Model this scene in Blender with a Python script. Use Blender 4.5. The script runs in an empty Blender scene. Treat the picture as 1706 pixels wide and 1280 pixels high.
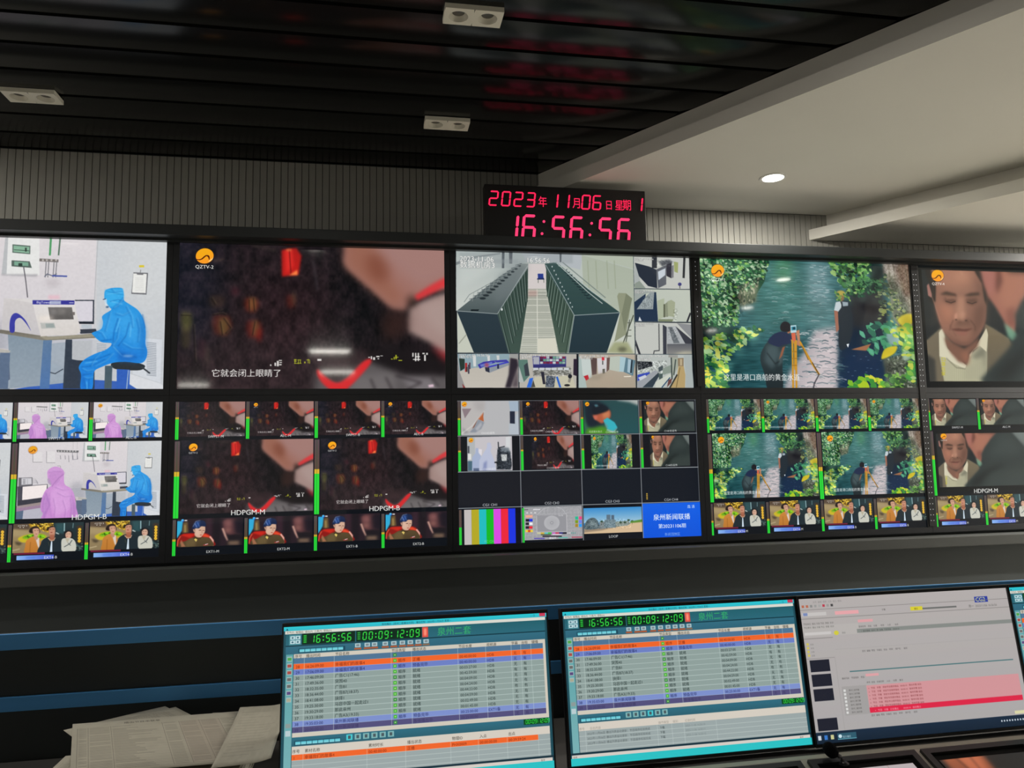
import bpy, bmesh, math, random
import numpy as np
from mathutils import Matrix, Vector

# ---------------------------------------------------------------- camera, world, exposure
sc = bpy.context.scene
COL = sc.collection
cam_d = bpy.data.cameras.new('camera'); cam = bpy.data.objects.new('camera', cam_d); COL.objects.link(cam)
YAW, PITCH, ROLL = 0.181242, 0.102678, -0.019497
fw = Vector((math.sin(YAW)*math.cos(PITCH), math.cos(YAW)*math.cos(PITCH), math.sin(PITCH)))
rt = Vector((math.cos(YAW), -math.sin(YAW), 0)); up = rt.cross(fw)
rt2 = rt*math.cos(ROLL)+up*math.sin(ROLL); up2 = up*math.cos(ROLL)-rt*math.sin(ROLL)
m = Matrix.Identity(4)
for i in range(3): m[i][0], m[i][1], m[i][2] = rt2[i], up2[i], -fw[i]
m.translation = Vector((-1.0073, -3.6644, 1.5))
cam.matrix_world = m
cam_d.sensor_width = 36; cam_d.lens = 1287.44/1706*36; cam_d.clip_start = 0.02
sc.camera = cam
sc.view_settings.view_transform = 'Standard'; sc.view_settings.look = 'None'
sc.view_settings.exposure = 0.0; sc.view_settings.gamma = 1.0; sc.view_settings.use_curve_mapping = False
w = bpy.data.worlds.new('room_dark'); sc.world = w; w.use_nodes = True
w.node_tree.nodes['Background'].inputs[0].default_value = (0.5, 0.55, 0.6, 1); w.node_tree.nodes['Background'].inputs[1].default_value = 0.02
DOWN_W, LINE_W = 60.0, 8.0             # watts of each round downlight or added fill lamp / linear lamp (their light is built with each fitting)
DISC_E, TUBE_E = 30.0, 22.0             # how bright the glowing faces look
LAMP_C = (1.0, 0.95, 0.86)

# ---------------------------------------------------------------- materials
def mat(name, base=(.5, .5, .5), rough=.5, spec=.5, metal=0, emit=None, es=0, noise=0, nscale=8, bump=0, bscale=60, stretch=(1, 1, 1)):
    M = bpy.data.materials.new(name); M.use_nodes = True; nt = M.node_tree; b = nt.nodes['Principled BSDF']
    b.inputs['Roughness'].default_value = rough; b.inputs['Specular IOR Level'].default_value = spec; b.inputs['Metallic'].default_value = metal
    b.inputs['Base Color'].default_value = (*base, 1)
    if emit: b.inputs['Emission Color'].default_value = (*emit, 1); b.inputs['Emission Strength'].default_value = es
    if noise or bump:
        tc = nt.nodes.new('ShaderNodeTexCoord'); mp = nt.nodes.new('ShaderNodeMapping'); mp.inputs['Scale'].default_value = stretch
        nt.links.new(tc.outputs['Object'], mp.inputs['Vector'])
    if noise:
        n = nt.nodes.new('ShaderNodeTexNoise'); n.inputs['Scale'].default_value = nscale; n.inputs['Detail'].default_value = 4
        r = nt.nodes.new('ShaderNodeMapRange'); r.inputs['To Min'].default_value = 1-noise; r.inputs['To Max'].default_value = 1+noise
        x = nt.nodes.new('ShaderNodeMix'); x.data_type = 'RGBA'; x.blend_type = 'MULTIPLY'; x.inputs['Factor'].default_value = 1
        x.inputs['A'].default_value = (*base, 1)
        nt.links.new(mp.outputs['Vector'], n.inputs['Vector']); nt.links.new(n.outputs['Fac'], r.inputs['Value']); nt.links.new(r.outputs['Result'], x.inputs['B']); nt.links.new(x.outputs['Result'], b.inputs['Base Color'])
    if bump:
        n2 = nt.nodes.new('ShaderNodeTexNoise'); n2.inputs['Scale'].default_value = bscale
        bp = nt.nodes.new('ShaderNodeBump'); bp.inputs['Strength'].default_value = bump; bp.inputs['Distance'].default_value = .002
        nt.links.new(mp.outputs['Vector'], n2.inputs['Vector']); nt.links.new(n2.outputs['Fac'], bp.inputs['Height']); nt.links.new(bp.outputs['Normal'], b.inputs['Normal'])
    return M
M = dict(
    white=mat('ceiling_paint', (.74, .72, .66), .85, .2, noise=.03, nscale=3), lip=mat('lip_paint', (.78, .77, .71), .8, .2),
    slat=mat('black_slat', (.009, .0095, .009), .17, .24, noise=.25, nscale=3, stretch=(.5, 8, 1)), void=mat('black_void', (.004, .004, .004), .9, .1),
    strip=mat('acoustic_panel', (.385, .38, .345), .75, .25, noise=.05, nscale=20), groove=mat('groove_dark', (.03, .03, .028), .9, .1),
    wall=mat('dark_wall_panel', (.045, .053, .055), .6, .35, noise=.15, nscale=2), side=mat('side_wall', (.72, .71, .68), .85, .2, noise=.05), floor=mat('floor_vinyl', (.50, .48, .44), .35, .4, noise=.08, nscale=4),
    trim=mat('surround_metal', (.022, .025, .026), .45, .4, noise=.1, nscale=5), ledge=mat('ledge_metal', (.045, .048, .046), .5, .4),
    bezel=mat('bezel_black', (.012, .013, .016), .38, .5), housing=mat('housing_black', (.010, .010, .011), .6, .3),
    hole=mat('glowing_hole_disc', (.3, .3, .3), .5, .3, emit=(.85, .9, 1), es=.42), vent=mat('vent_black', (.008, .008, .009), .6, .3),
    led_case=mat('clock_case', (.012, .011, .011), .45, .4), led=mat('led_red', (.1, .0, .01), .5, .2, emit=(1, .018, .085), es=1.25), led2=mat('led_pink', (.1, .0, .01), .5, .2, emit=(1, .045, .155), es=1.25),
    spot_frame=mat('spot_frame', (.86, .83, .70), .6, .3), spot_in=mat('spot_reflector', (.66, .63, .52), .4, .5), spot_lens=mat('spot_lens', (.10, .095, .075), .3, .5),
    lamp_ring=mat('lamp_ring', (.8, .79, .75), .5, .4), lamp=mat('lamp_face', (.9, .9, .9), .5, .2, emit=LAMP_C, es=DISC_E), tube=mat('tube_face', (.9, .9, .9), .5, .2, emit=(1, .97, .88), es=TUBE_E), tube_case=mat('tube_case', (.5, .5, .5), .5, .3),
    rail=mat('blue_rail', (.10, .42, .92), .42, .4, noise=.08, nscale=6, stretch=(.3, 6, 6)), panel=mat('slatwall_panel', (.055, .064, .066), .7, .3, noise=.2, nscale=3), cap=mat('slatwall_cap', (.06, .062, .064), .5, .4),
    desk=mat('desk_laminate', (.13, .125, .12), .5, .4, noise=.05, nscale=12), strip_desk=mat('console_beige', (.62, .59, .48), .45, .4, noise=.05, nscale=10), frame=mat('bay_frame', (.022, .024, .023), .4, .45), recess=mat('bay_recess', (.006, .006, .006), .8, .2),
    foam=mat('mic_foam', (.008, .008, .009), .95, .1, bump=.6, bscale=500), metal=mat('dark_metal', (.03, .03, .032), .35, .5), arm=mat('arm_grey', (.05, .055, .06), .4, .5, metal=.3),
    paper=mat('paper_edges', (.50, .485, .41), .9, .1, noise=.06, nscale=40, stretch=(1, 1, 60)),
)

# ---------------------------------------------------------------- object helpers
def tag(o, label=None, cat=None, group=None, kind=None):
    for k, v in (('label', label), ('category', cat), ('group', group), ('kind', kind)):
        if v: o[k] = v
    return o
def empty(name, loc, rot=(0, 0, 0)):
    o = bpy.data.objects.new(name, None); o.location = loc; o.rotation_euler = rot; o.empty_display_size = .05; COL.objects.link(o); return o
def mesh_obj(name, verts, faces, m, parent=None, smooth=False, loc=None):
    me = bpy.data.meshes.new(name); me.from_pydata([tuple(v) for v in verts], [], faces); me.update()
    if isinstance(m, str): m = M[m]
    me.materials.append(m)
    if smooth:
        for p in me.polygons: p.use_smooth = True
    o = bpy.data.objects.new(name, me); COL.objects.link(o)
    if parent: o.parent = parent
    if loc: o.location = loc
    return o
BOXF = [(0, 3, 2, 1), (4, 5, 6, 7), (0, 1, 5, 4), (1, 2, 6, 5), (2, 3, 7, 6), (3, 0, 4, 7)]
def boxv(x0, x1, y0, y1, z0, z1):
    return [(x0, y0, z0), (x1, y0, z0), (x1, y1, z0), (x0, y1, z0), (x0, y0, z1), (x1, y0, z1), (x1, y1, z1), (x0, y1, z1)]
class MB:
    """collects pieces that make up ONE part"""
    def __init__(s): s.v = []; s.f = []
    def add(s, v, f): n = len(s.v); s.v += [tuple(p) for p in v]; s.f += [tuple(i+n for i in q) for q in f]; return s
    def box(s, *a): return s.add(boxv(*a), BOXF)
    def prism(s, poly, z0, z1):
        """vertical prism over a counter-clockwise x,y polygon"""
        n = len(poly); return s.add([(x, y, z0) for x, y in poly]+[(x, y, z1) for x, y in poly], [tuple(range(n))[::-1], tuple(range(n, 2*n))]+[(i, (i+1) % n, n+(i+1) % n, n+i) for i in range(n)])
    def lathe(s, prof, n=24, c=(0, 0, 0), caps=False):
        k = len(prof); v = [(c[0]+r*math.cos(2*math.pi*i/n), c[1]+r*math.sin(2*math.pi*i/n), c[2]+z) for r, z in prof for i in range(n)]
        f = [(j*n+i, j*n+(i+1) % n, (j+1)*n+(i+1) % n, (j+1)*n+i) for j in range(k-1) for i in range(n)]
        if caps: f += [tuple(range(n))[::-1], tuple(range((k-1)*n, k*n))]
        return s.add(v, f)
    def tube(s, pts, r, n=10):
        pts = [Vector(p) for p in pts]; v = []; f = []
        for i, p in enumerate(pts):
            d = (pts[min(i+1, len(pts)-1)]-pts[max(i-1, 0)]).normalized(); a = d.orthogonal().normalized(); b = d.cross(a)
            v += [p+(a*math.cos(2*math.pi*k/n)+b*math.sin(2*math.pi*k/n))*r for k in range(n)]
        f = [(j*n+k, j*n+(k+1) % n, (j+1)*n+(k+1) % n, (j+1)*n+k) for j in range(len(pts)-1) for k in range(n)]
        f += [tuple(range(n))[::-1], tuple(range((len(pts)-1)*n, len(pts)*n))]
        return s.add(v, f)
    def build(s, name, m, parent=None, smooth=False, bevel=0, loc=None):
        o = mesh_obj(name, s.v, s.f, m, parent, smooth, loc)
        bm = bmesh.new(); bm.from_mesh(o.data); bmesh.ops.recalc_face_normals(bm, faces=bm.faces)
        if bevel: bmesh.ops.bevel(bm, geom=list(bm.edges), offset=bevel, segments=2, affect='EDGES', profile=.6)
        bm.to_mesh(o.data); bm.free(); return o
def box(name, x0, x1, y0, y1, z0, z1, m, parent=None, bevel=0): return MB().box(x0, x1, y0, y1, z0, z1).build(name, m, parent, bevel=bevel)
def struct(o): o['kind'] = 'structure'; return o

# ---------------------------------------------------------------- the room
ZB, ZM, ZL = 3.078, 2.913, 2.760           # undersides of the black, middle and low ceilings
s1 = lambda y, off=0: 0.020-0.609*y+off  # edge of the middle ceiling in plan (x at y)
s2 = lambda y, off=0: 1.724-0.65*y+off    # edge of the low ceiling
XR, XL, YR, YW = 5.6, -5.2, -12.0, .36
struct(box('floor', XL, XR, YR, YW+.1, -.1, 0, 'floor'))
wb = struct(box('wall_back', XL, XR, YW, YW+.1, 0, 3.2, 'wall'))
struct(box('wall_left', XL-.1, XL, YR, YW+.1, 0, 3.2, 'side')); struct(box('wall_right', XR, XR+.1, YR, YW+.1, 0, 3.2, 'side')); struct(box('wall_rear', XL, XR, YR-.1, YR, 0, 3.2, 'side'))
ceil = struct(box('ceiling', XL, XR, YR, YW+.1, 3.125, 3.2, 'void'))
y = YW-.01
while y-.2 > YR:                                                 # black slats running along the screen wall
    y0, y1 = y-.186, y
    xe0, xe1 = min(XR, s1(y0, .084)-.004), min(XR, s1(y1, .084)-.004)
    NS = 9; sl = MB(); tt = [j/(NS-1) for j in range(NS)]; zc = [ZB+.0055*(2*t-1)**2 for t in tt]      # gently rounded underside
    sl.add([(XL, y0+(y1-y0)*t, z) for t, z in zip(tt, zc)]+[(xe0+(xe1-xe0)*t, y0+(y1-y0)*t, z) for t, z in zip(tt, zc)], [(j, j+1, NS+j+1, NS+j) for j in range(NS-1)])
    o = sl.build('slat', 'slat', ceil, smooth=True); n0 = len(o.data.vertices)
    side = MB().prism([(XL, y0), (xe0, y0), (xe1, y1), (XL, y1)], ZB+.0056, 3.124); bm = bmesh.new(); bm.from_mesh(o.data)
    vs = [bm.verts.new(v) for v in side.v]
    for q in side.f: bm.faces.new([vs[i] for i in q])
    bm.to_mesh(o.data); bm.free(); y -= .208
yb = YW-.0195
cm = struct(MB().prism([(s1(yb), yb), (s1(-8.6), -8.6), (XR-.001, -8.6), (XR-.001, yb)], ZM, ZM+.063).build('ceiling_middle', 'white'))
struct(MB().prism([(s1(yb, .084), yb), (s1(-8.6, .084), -8.6), (XR-.001, -8.6), (XR-.001, yb)], ZM+.0635, ZB).build('trim_1', 'white'))
struct(MB().prism([(s1(yb, .084), yb), (s1(-8.6, .084), -8.6), (XR-.001, -8.6), (XR-.001, yb)], ZB+.0005, 3.124).build('trim_7', 'void'))
cl = struct(MB().prism([(s2(yb), yb), (s2(-5.6), -5.6), (XR-.001, -5.6), (XR-.001, yb)], ZL, ZL+.062).build('ceiling_low', 'white'))
struct(MB().prism([(s2(yb, .117), yb), (s2(-5.5, .117), -5.5), (XR-.001, -5.5), (XR-.001, yb)], ZL+.0625, ZM-.001).build('trim_2', 'white'))
# grooved acoustic panelling above the screens: separate strips with dark perforated joints
MB().box(XL+.01, s1(YW, .08), YW-.0095, YW-.0005, 2.50, ZB-.001).box(s1(YW, .081), s2(YW, .11), YW-.0095, YW-.0005, 2.50, ZM-.001).box(s2(YW, .111), XR-.01, YW-.0095, YW-.0005, 2.50, ZL-.001).build('groove_backing', 'groove', wb)
PITCH_S = .0347; meshes = {}
i = 0; x = -4.1
while x < 4.9:
    z1 = ZB if x < s1(YW-.02, .080) else (ZM if x < s2(YW-.02, .113) else ZL)
    if z1 not in meshes:
        o = MB().box(0, PITCH_S-.0030, YW-.0185, YW-.010, 2.50, z1-.002).build('panel_strip', 'strip', wb, bevel=.0012); meshes[z1] = o.data
    else:
        o = bpy.data.objects.new('panel_strip', meshes[z1]); COL.objects.link(o); o.parent = wb
    o.location.x = x; x += PITCH_S
# dark surround of the screen wall
struct(box('trim_3', -3.3, 3.3, -.09, -.032, 2.546, 2.594, 'trim', bevel=.003))
struct(box('trim_4', -3.3, 3.3, -.085, .0295, 1.03, 1.082, 'ledge', bevel=.004))
struct(box('trim_5', -3.3, 3.3, .0, .0295, .0, 1.029, 'wall'))
struct(box('trim_6', -3.3, 3.3, -.0315, YW-.0005, 2.535, 2.551, 'trim'))       # top board of the cabinet
struct(box('wall_screens', -3.3, 3.3, .030, .06, 0, 2.534, 'wall'))

# ---------------------------------------------------------------- lamps
def area(name, loc, size, power, parent, sy=None, spread=180):
    l = bpy.data.lights.new(name, 'AREA'); l.energy = power; l.color = LAMP_C; l.shape = 'RECTANGLE' if sy else 'DISK'; l.size = size
    if sy: l.size_y = sy
    l.spread = math.radians(spread)
    o = bpy.data.objects.new(name, l); COL.objects.link(o); o.parent = parent; o.location = loc; return o
def downlight(x, y, label, z=ZM, power=0):
    r = empty('round_downlight', (x, y, z)); tag(r, label, 'ceiling light', 'round downlights')
    MB().lathe([(.052, .004), (.052, -.004), (.066, -.004), (.068, -.0005)], 32).build('rim', 'lamp_ring', r, smooth=False)
    MB().add([(.052*math.cos(2*math.pi*i/32), .052*math.sin(2*math.pi*i/32), -.0015) for i in range(32)], [tuple(range(32))[::-1]]).build('lamp_disc', 'lamp', r)
    if power: area('lamp_light', (0, 0, -.012), .09, power, r)
downlight(.992, -.186, 'lit round downlight in the white ceiling above the river screen', power=DOWN_W*.24)
for x, y, n in ((2.21, -1.862, 'nearest the low white ceiling step'), (2.463, -2.957, 'second back from the screen wall'), (2.67, -4.18, 'third back from the screen wall')):
    downlight(x, y, 'lit round downlight in the white ceiling '+n)
for x, y, n in ((3.25, -.45, 'nearest the screens'), (4.3, -.45, 'in the right-hand corner'), (3.75, -.95, 'set back from the screens'), (4.8, -.95, 'beside the right wall')):  # out-of-view lamps added to brighten the right side and white ceilings
    downlight(x, y, 'added round fill lamp in the low white ceiling '+n, ZL, DOWN_W*(1.9 if x > 4.5 else .75))
for x, y, n in ((-3.7, -.55, 'nearest the screens'), (-4.6, -.55, 'in the left-hand corner'), (-4.1, -1.25, 'set back from the screens')):  # fill lamps added out of view to lift the left wall and panelling
    downlight(x, y, 'added round fill lamp in the black ceiling at the left, '+n, ZB-.001, DOWN_W*.27)
for x, n in ((-3.0, 'left'), (-1.4, 'middle'), (.2, 'right')):  # extra lamps above the view, added to light the desk and papers
    downlight(x, -1.83, 'added round fill lamp in the black ceiling over the desk, %s one' % n, ZB-.001, DOWN_W*.045)
def linear(x, y, label):
    r = empty('linear_lamp', (x, y, ZB)); tag(r, label, 'ceiling light', 'linear lamps in the black ceiling')
    box('lamp_case', -.30, .30, -.05, .05, -.03, -.001, 'tube_case', r); box('tube', -.26, .26, -.016, .016, -.046, -.0305, 'tube', r)
    area('lamp_light', (0, 0, -.055), .5, LINE_W, r, .05)
linear(-1.547, -6.76, 'linear ceiling lamp behind the operator'); linear(-1.547, -9.06, 'linear ceiling lamp farther behind the operator'); linear(-4.18, -11.09, 'linear ceiling lamp in the far rear corner')
def twin_spot(x, y, label):
    r = empty('twin_spotlight', (x, y, ZB)); tag(r, label, 'ceiling light', 'unlit twin spotlights in the black ceiling')
    W_, D_ = .103, .050
    f = MB(); n = 24                                                # frame plate with two round openings
    for cx in (-.0515, .0515):
        ring = [(cx+.034*math.cos(2*math.pi*i/n), .034*math.sin(2*math.pi*i/n)) for i in range(n)]; out = []
        for px, py in ring:
            dx, dy = px-cx, py; t = min(.0515/abs(dx) if abs(dx) > 1e-9 else 9e9, D_/abs(dy) if abs(dy) > 1e-9 else 9e9); out.append((cx+dx*t, dy*t))
        f.add([(*p, -.018) for p in ring]+[(*p, -.018) for p in out], [(i, (i+1) % n, n+(i+1) % n, n+i) for i in range(n)])
    f.add([(-W_, -D_, -.018), (W_, -D_, -.018), (W_, D_, -.018), (-W_, D_, -.018), (-W_, -D_, 0), (W_, -D_, 0), (W_, D_, 0), (-W_, D_, 0)], [(0, 1, 5, 4), (1, 2, 6, 5), (2, 3, 7, 6), (3, 0, 4, 7)])
    f.build('frame', 'spot_frame', r)
    for cx in (-.0515, .0515):
        c = MB().lathe([(.034, -.018), (.031, -.010), (.022, -.002)], 20, (cx, 0, 0)).build('reflector', 'spot_in', r, smooth=True)
        MB().lathe([(.022, -.0025), (.012, -.0035), (.0005, -.004)], 20, (cx, 0, 0)).build('lens', 'spot_lens', c, smooth=True)
twin_spot(-2.401, -.269, 'unlit twin spotlight in the black ceiling above the laboratory screen')
twin_spot(-.663, -.242, 'unlit twin spotlight in the black ceiling close to the red clock')
twin_spot(-.654, -1.118, 'unlit twin spotlight in the black ceiling nearest the viewer')
# ---------------------------------------------------------------- painting kit for the pictures shown on the screens
# Every screen picture is drawn here, shape by shape, into an in-memory pixel grid (no files are read).
SS = 3
def col(c):
    if isinstance(c, str):
        c = tuple(int(c[i:i+2], 16) for i in (0, 2, 4))
    return np.array(c, float) / 255.0
def homog(src, dst):
    A = []; b = []
    for (x, y), (u, v) in zip(src, dst):
        A.append([x, y, 1, 0, 0, 0, -u*x, -u*y]); b.append(u)
        A.append([0, 0, 0, x, y, 1, -v*x, -v*y]); b.append(v)
    h = np.linalg.solve(np.array(A, float), np.array(b, float))
    return np.append(h, 1).reshape(3, 3)
def blur2(m, s):
    if s <= 0.2: return m
    r = int(s*2.5)+1
    k = np.exp(-0.5*(np.arange(-r, r+1)/s)**2); k /= k.sum()
    p = np.pad(m, ((r, r), (0, 0)), mode='edge')
    m = sum(k[i]*p[i:i+m.shape[0]] for i in range(2*r+1))
    p = np.pad(m, ((0, 0), (r, r)), mode='edge')
    return sum(k[i]*p[:, i:i+m.shape[1]] for i in range(2*r+1))
def cover(edges, x0, y0, w, h):
    """anti-aliased coverage of signed edges (x1,y1,x2,y2) on a w x h window at x0,y0 (non-zero rule)"""
    acc = np.zeros((h*SS, w*SS+1))
    e = np.asarray(edges, float).copy()
    e[:, [0, 2]] = (e[:, [0, 2]]-x0)*SS; e[:, [1, 3]] = (e[:, [1, 3]]-y0)*SS
    for xa, ya, xb, yb in e:
        if ya == yb: continue
        s = 1
        if ya > yb: xa, ya, xb, yb, s = xb, yb, xa, ya, -1
        r0 = max(0, int(math.ceil(ya-0.5))); r1 = min(h*SS, int(math.ceil(yb-0.5)))
        if r1 <= r0: continue
        rows = np.arange(r0, r1)
        xs = xa+(rows+0.5-ya)*(xb-xa)/(yb-ya)
        cs = np.clip(np.ceil(xs-0.5).astype(int), 0, w*SS)
        acc[rows, cs] += s
    m = (np.cumsum(acc[:, :w*SS], axis=1) != 0).astype(float)
    return m.reshape(h, SS, w, SS).mean((1, 3))
def smooth_pts(p, n=5):
    p = np.asarray(p, float); N = len(p); out = []
    for i in range(N):
        a, b, c, d = p[i-1], p[i], p[(i+1) % N], p[(i+2) % N]
        for t in np.arange(n)/n:
            out.append(0.5*((2*b)+(c-a)*t+(2*a-5*b+4*c-d)*t*t+(3*b-a-3*c+d)*t**3))
    return np.array(out)
def value_noise(h, w, sy, sx, rng):
    gy, gx = int(h/sy)+3, int(w/sx)+3
    g = rng.random((gy, gx))
    y = np.arange(h)/sy; x = np.arange(w)/sx
    yi = y.astype(int); xi = x.astype(int); fy = (y-yi); fx = (x-xi)
    fy = (fy*fy*(3-2*fy))[:, None]; fx = (fx*fx*(3-2*fx))[None]
    a = g[yi][:, xi]; b = g[yi][:, xi+1]; c = g[yi+1][:, xi]; d = g[yi+1][:, xi+1]
    return (a*(1-fx)+b*fx)*(1-fy)+(c*(1-fx)+d*fx)*fy-0.5
_glyph = {}
def glyphs(s, bold=0.0):
    """triangle edges of a line of text at size 1 (baseline at 0), and its width"""
    key = (s, bold)
    if key in _glyph: return _glyph[key]
    cu = bpy.data.curves.new('lettering', 'FONT'); cu.body = s; cu.resolution_u = 2; cu.offset = bold
    ob = bpy.data.objects.new('lettering', cu); bpy.context.scene.collection.objects.link(ob)
    dg = bpy.context.evaluated_depsgraph_get(); ev = ob.evaluated_get(dg); me = ev.to_mesh()
    me.calc_loop_triangles()
    v = np.array([p.co[:2] for p in me.vertices]) if len(me.vertices) else np.zeros((0, 2))
    D = {}
    for t in me.loop_triangles:
        i, j, k = t.vertices
        if (v[j][0]-v[i][0])*(v[k][1]-v[i][1])-(v[j][1]-v[i][1])*(v[k][0]-v[i][0]) < 0: j, k = k, j
        for e in ((i, j), (j, k), (k, i)): D[e] = D.get(e, 0)+1
    E = [(*v[i], *v[j]) for (i, j), n in D.items() for _ in range(n-D.get((j, i), 0))]        # outline edges only
    ev.to_mesh_clear(); bpy.data.objects.remove(ob); bpy.data.curves.remove(cu)
    E = np.array(E) if E else np.zeros((0, 4))
    wd = (E[:, [0, 2]].min(), E[:, [0, 2]].max()) if len(E) else (0, 0)
    _glyph[key] = (E, wd)
    return _glyph[key]
SEG = {'0': 'abcdef', '1': 'bc', '2': 'abged', '3': 'abgcd', '4': 'fgbc', '5': 'afgcd', '6': 'afgedc', '7': 'abc', '8': 'abcdefg', '9': 'abcdfg'}
def seg_polys(ch, t=0.17, gap=0.03, slant=0.08):
    """seven-segment digit in a 0..1 x 0..1.9 box, y down"""
    H = 1.9; m = H/2; o = []
    def hz(y):
        return [(t*.5+gap, y), (t*.9+gap, y-t/2), (1-t*.9-gap, y-t/2), (1-t*.5-gap, y), (1-t*.9-gap, y+t/2), (t*.9+gap, y+t/2)]
    def vt(x, ya, yb):
        return [(x, ya+gap), (x+t/2, ya+t*.45+gap), (x+t/2, yb-t*.45-gap), (x, yb-gap), (x-t/2, yb-t*.45-gap), (x-t/2, ya+t*.45+gap)]
    S = {'a': hz(t/2), 'g': hz(m), 'd': hz(H-t/2), 'f': vt(t/2, t/2, m), 'b': vt(1-t/2, t/2, m), 'e': vt(t/2, m, H-t/2), 'c': vt(1-t/2, m, H-t/2)}
    for k in SEG.get(ch, ''):
        o.append([(x+slant*(m-y), y) for x, y in S[k]])
    return o
class Canvas:
    def __init__(s, w, h, bg='000000', seed=1):
        s.w, s.h = w, h
        s.a = np.empty((h, w, 3)); s.a[:] = col(bg); s.M = np.eye(3); s.warp = None; s.rng = np.random.default_rng(seed)
    def grid(s, quad=None, crop=None, rect=(0, 0, 1, 1)):
        """drawing grid: quad = the picture's corners on the sketch sheet, crop = (x0, y0, scale) of the enlarged sketch"""
        x0, y0, x1, y1 = rect[0]*s.w, rect[1]*s.h, rect[2]*s.w, rect[3]*s.h
        M = homog(quad, [(x0, y0), (x1, y0), (x1, y1), (x0, y1)]) if quad else np.eye(3)
        if crop: M = M @ np.array([[crop[2], 0, crop[0]], [0, crop[2], crop[1]], [0, 0, 1.0]])
        s.M = M; return s
    def unit(s, x0=0, y0=0, x1=1, y1=1):
        """grid 0..100 x 0..100 over a rectangle of the canvas"""
        s.M = np.array([[(x1-x0)*s.w/100, 0, x0*s.w], [0, (y1-y0)*s.h/100, y0*s.h], [0, 0, 1.0]]); return s
    def px(s, pts):
        p = np.asarray(pts, float).reshape(-1, 2)
        if s.warp: p = np.c_[p[:, 0], np.interp(p[:, 1], *s.warp)]
        q = np.c_[p, np.ones(len(p))] @ s.M.T
        return q[:, :2]/q[:, 2:]
    def _fill(s, edges, c, a, blur, c2=None, clip=None, vert=True):
        e = np.asarray(edges); pad = int(blur*2.5)+2
        x0 = max(0, int(e[:, [0, 2]].min())-pad); x1 = min(s.w, int(e[:, [0, 2]].max())+pad+1)
        y0 = max(0, int(e[:, [1, 3]].min())-pad); y1 = min(s.h, int(e[:, [1, 3]].max())+pad+1)
        if x1 <= x0 or y1 <= y0: return
        m = cover(e, x0, y0, x1-x0, y1-y0)
        if blur: m = blur2(m, blur)
        m = (m*a)[..., None]
        c = col(c)
        if c2 is not None:
            c2 = col(c2)
            if vert: t = np.clip((np.arange(y0, y1)-e[:, [1, 3]].min())/max(1, np.ptp(e[:, [1, 3]])), 0, 1)[:, None, None]
            else: t = np.clip((np.arange(x0, x1)-e[:, [0, 2]].min())/max(1, np.ptp(e[:, [0, 2]])), 0, 1)[None, :, None]
            c = c*(1-t)+c2*t
        s.a[y0:y1, x0:x1] = s.a[y0:y1, x0:x1]*(1-m)+c*m
    def P(s, pts, c, a=1, blur=0, c2=None, sm=False, vert=True):
        q = s.px(pts)
        if sm: q = smooth_pts(q)
        s._fill(np.c_[q, np.roll(q, -1, 0)], c, a, blur, c2, vert=vert)
    def R(s, x0, y0, x1, y1, c, a=1, blur=0, c2=None, vert=True):
        s.P([(x0, y0), (x1, y0), (x1, y1), (x0, y1)], c, a, blur, c2, vert=vert)
    def E(s, x, y, rx, ry, c, a=1, blur=0, c2=None, rot=0):
        t = np.linspace(0, 2*math.pi, 26)[:-1]; cr, sr = math.cos(rot), math.sin(rot)
        s.P(np.c_[x+rx*np.cos(t)*cr-ry*np.sin(t)*sr, y+rx*np.cos(t)*sr+ry*np.sin(t)*cr], c, a, blur, c2)
    def L(s, pts, w, c, a=1, blur=0):
        q = s.px(pts); E = []
        for p0, p1 in zip(q[:-1], q[1:]):
            d = p1-p0; n = np.hypot(*d)
            if n < 1e-6: continue
            d = d/n; o = np.array([-d[1], d[0]])*w/2; d = d*w*.25
            r = [p0-d+o, p0-d-o, p1+d-o, p1+d+o]
            E += [(*r[i], *r[(i+1) % 4]) for i in range(4)]
        if E: s._fill(np.array(E), c, a, blur)
    def T(s, txt, x, y, size, c, anchor='l', bold=0.0, a=1, blur=0, sx=1.0, at_px=False):
        """text: anchor point in grid units, size in canvas pixels (cap height is about 0.7 of it)"""
        E, (w0, w1) = glyphs(txt)
        if not len(E): return
        p = np.array([x, y], float) if at_px else s.px([(x, y)])[0]
        off = {'l': -w0, 'c': -(w0+w1)/2, 'r': -w1}[anchor]
        e = E.copy(); e[:, [0, 2]] = (e[:, [0, 2]]+off)*size*sx+p[0]; e[:, [1, 3]] = p[1]-e[:, [1, 3]]*size
        if bold:                                          # heavier strokes: the outline laid down three times, a little apart
            d = np.array([bold*size*.9, 0, bold*size*.9, 0]); e = np.concatenate([e-d, e, e+d])
        s._fill(e, c, a, blur)
    def seg(s, txt, x, y, w, pitch, c, a=1, blur=0, t=0.2):
        """seven-segment line, grid units x,y = top left; w,pitch in canvas pixels"""
        p = s.px([(x, y)])[0]; cx = p[0]
        for ch in txt:
            if ch == ':':
                for yy in (.55, 1.35):
                    d = w*t*.75; bx = cx+w*.28; by = p[1]+yy*w
                    r = [(bx-d, by-d), (bx+d, by-d), (bx+d, by+d), (bx-d, by+d)]
                    s._fill(np.array([(*r[i], *r[(i+1) % 4]) for i in range(4)]), c, a, blur)
                cx += pitch*.62; continue
            for poly in seg_polys(ch, t):
                q = np.array(poly)*w+np.array([cx, p[1]])
                s._fill(np.c_[q, np.roll(q, -1, 0)], c, a, blur)
            cx += pitch
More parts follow.
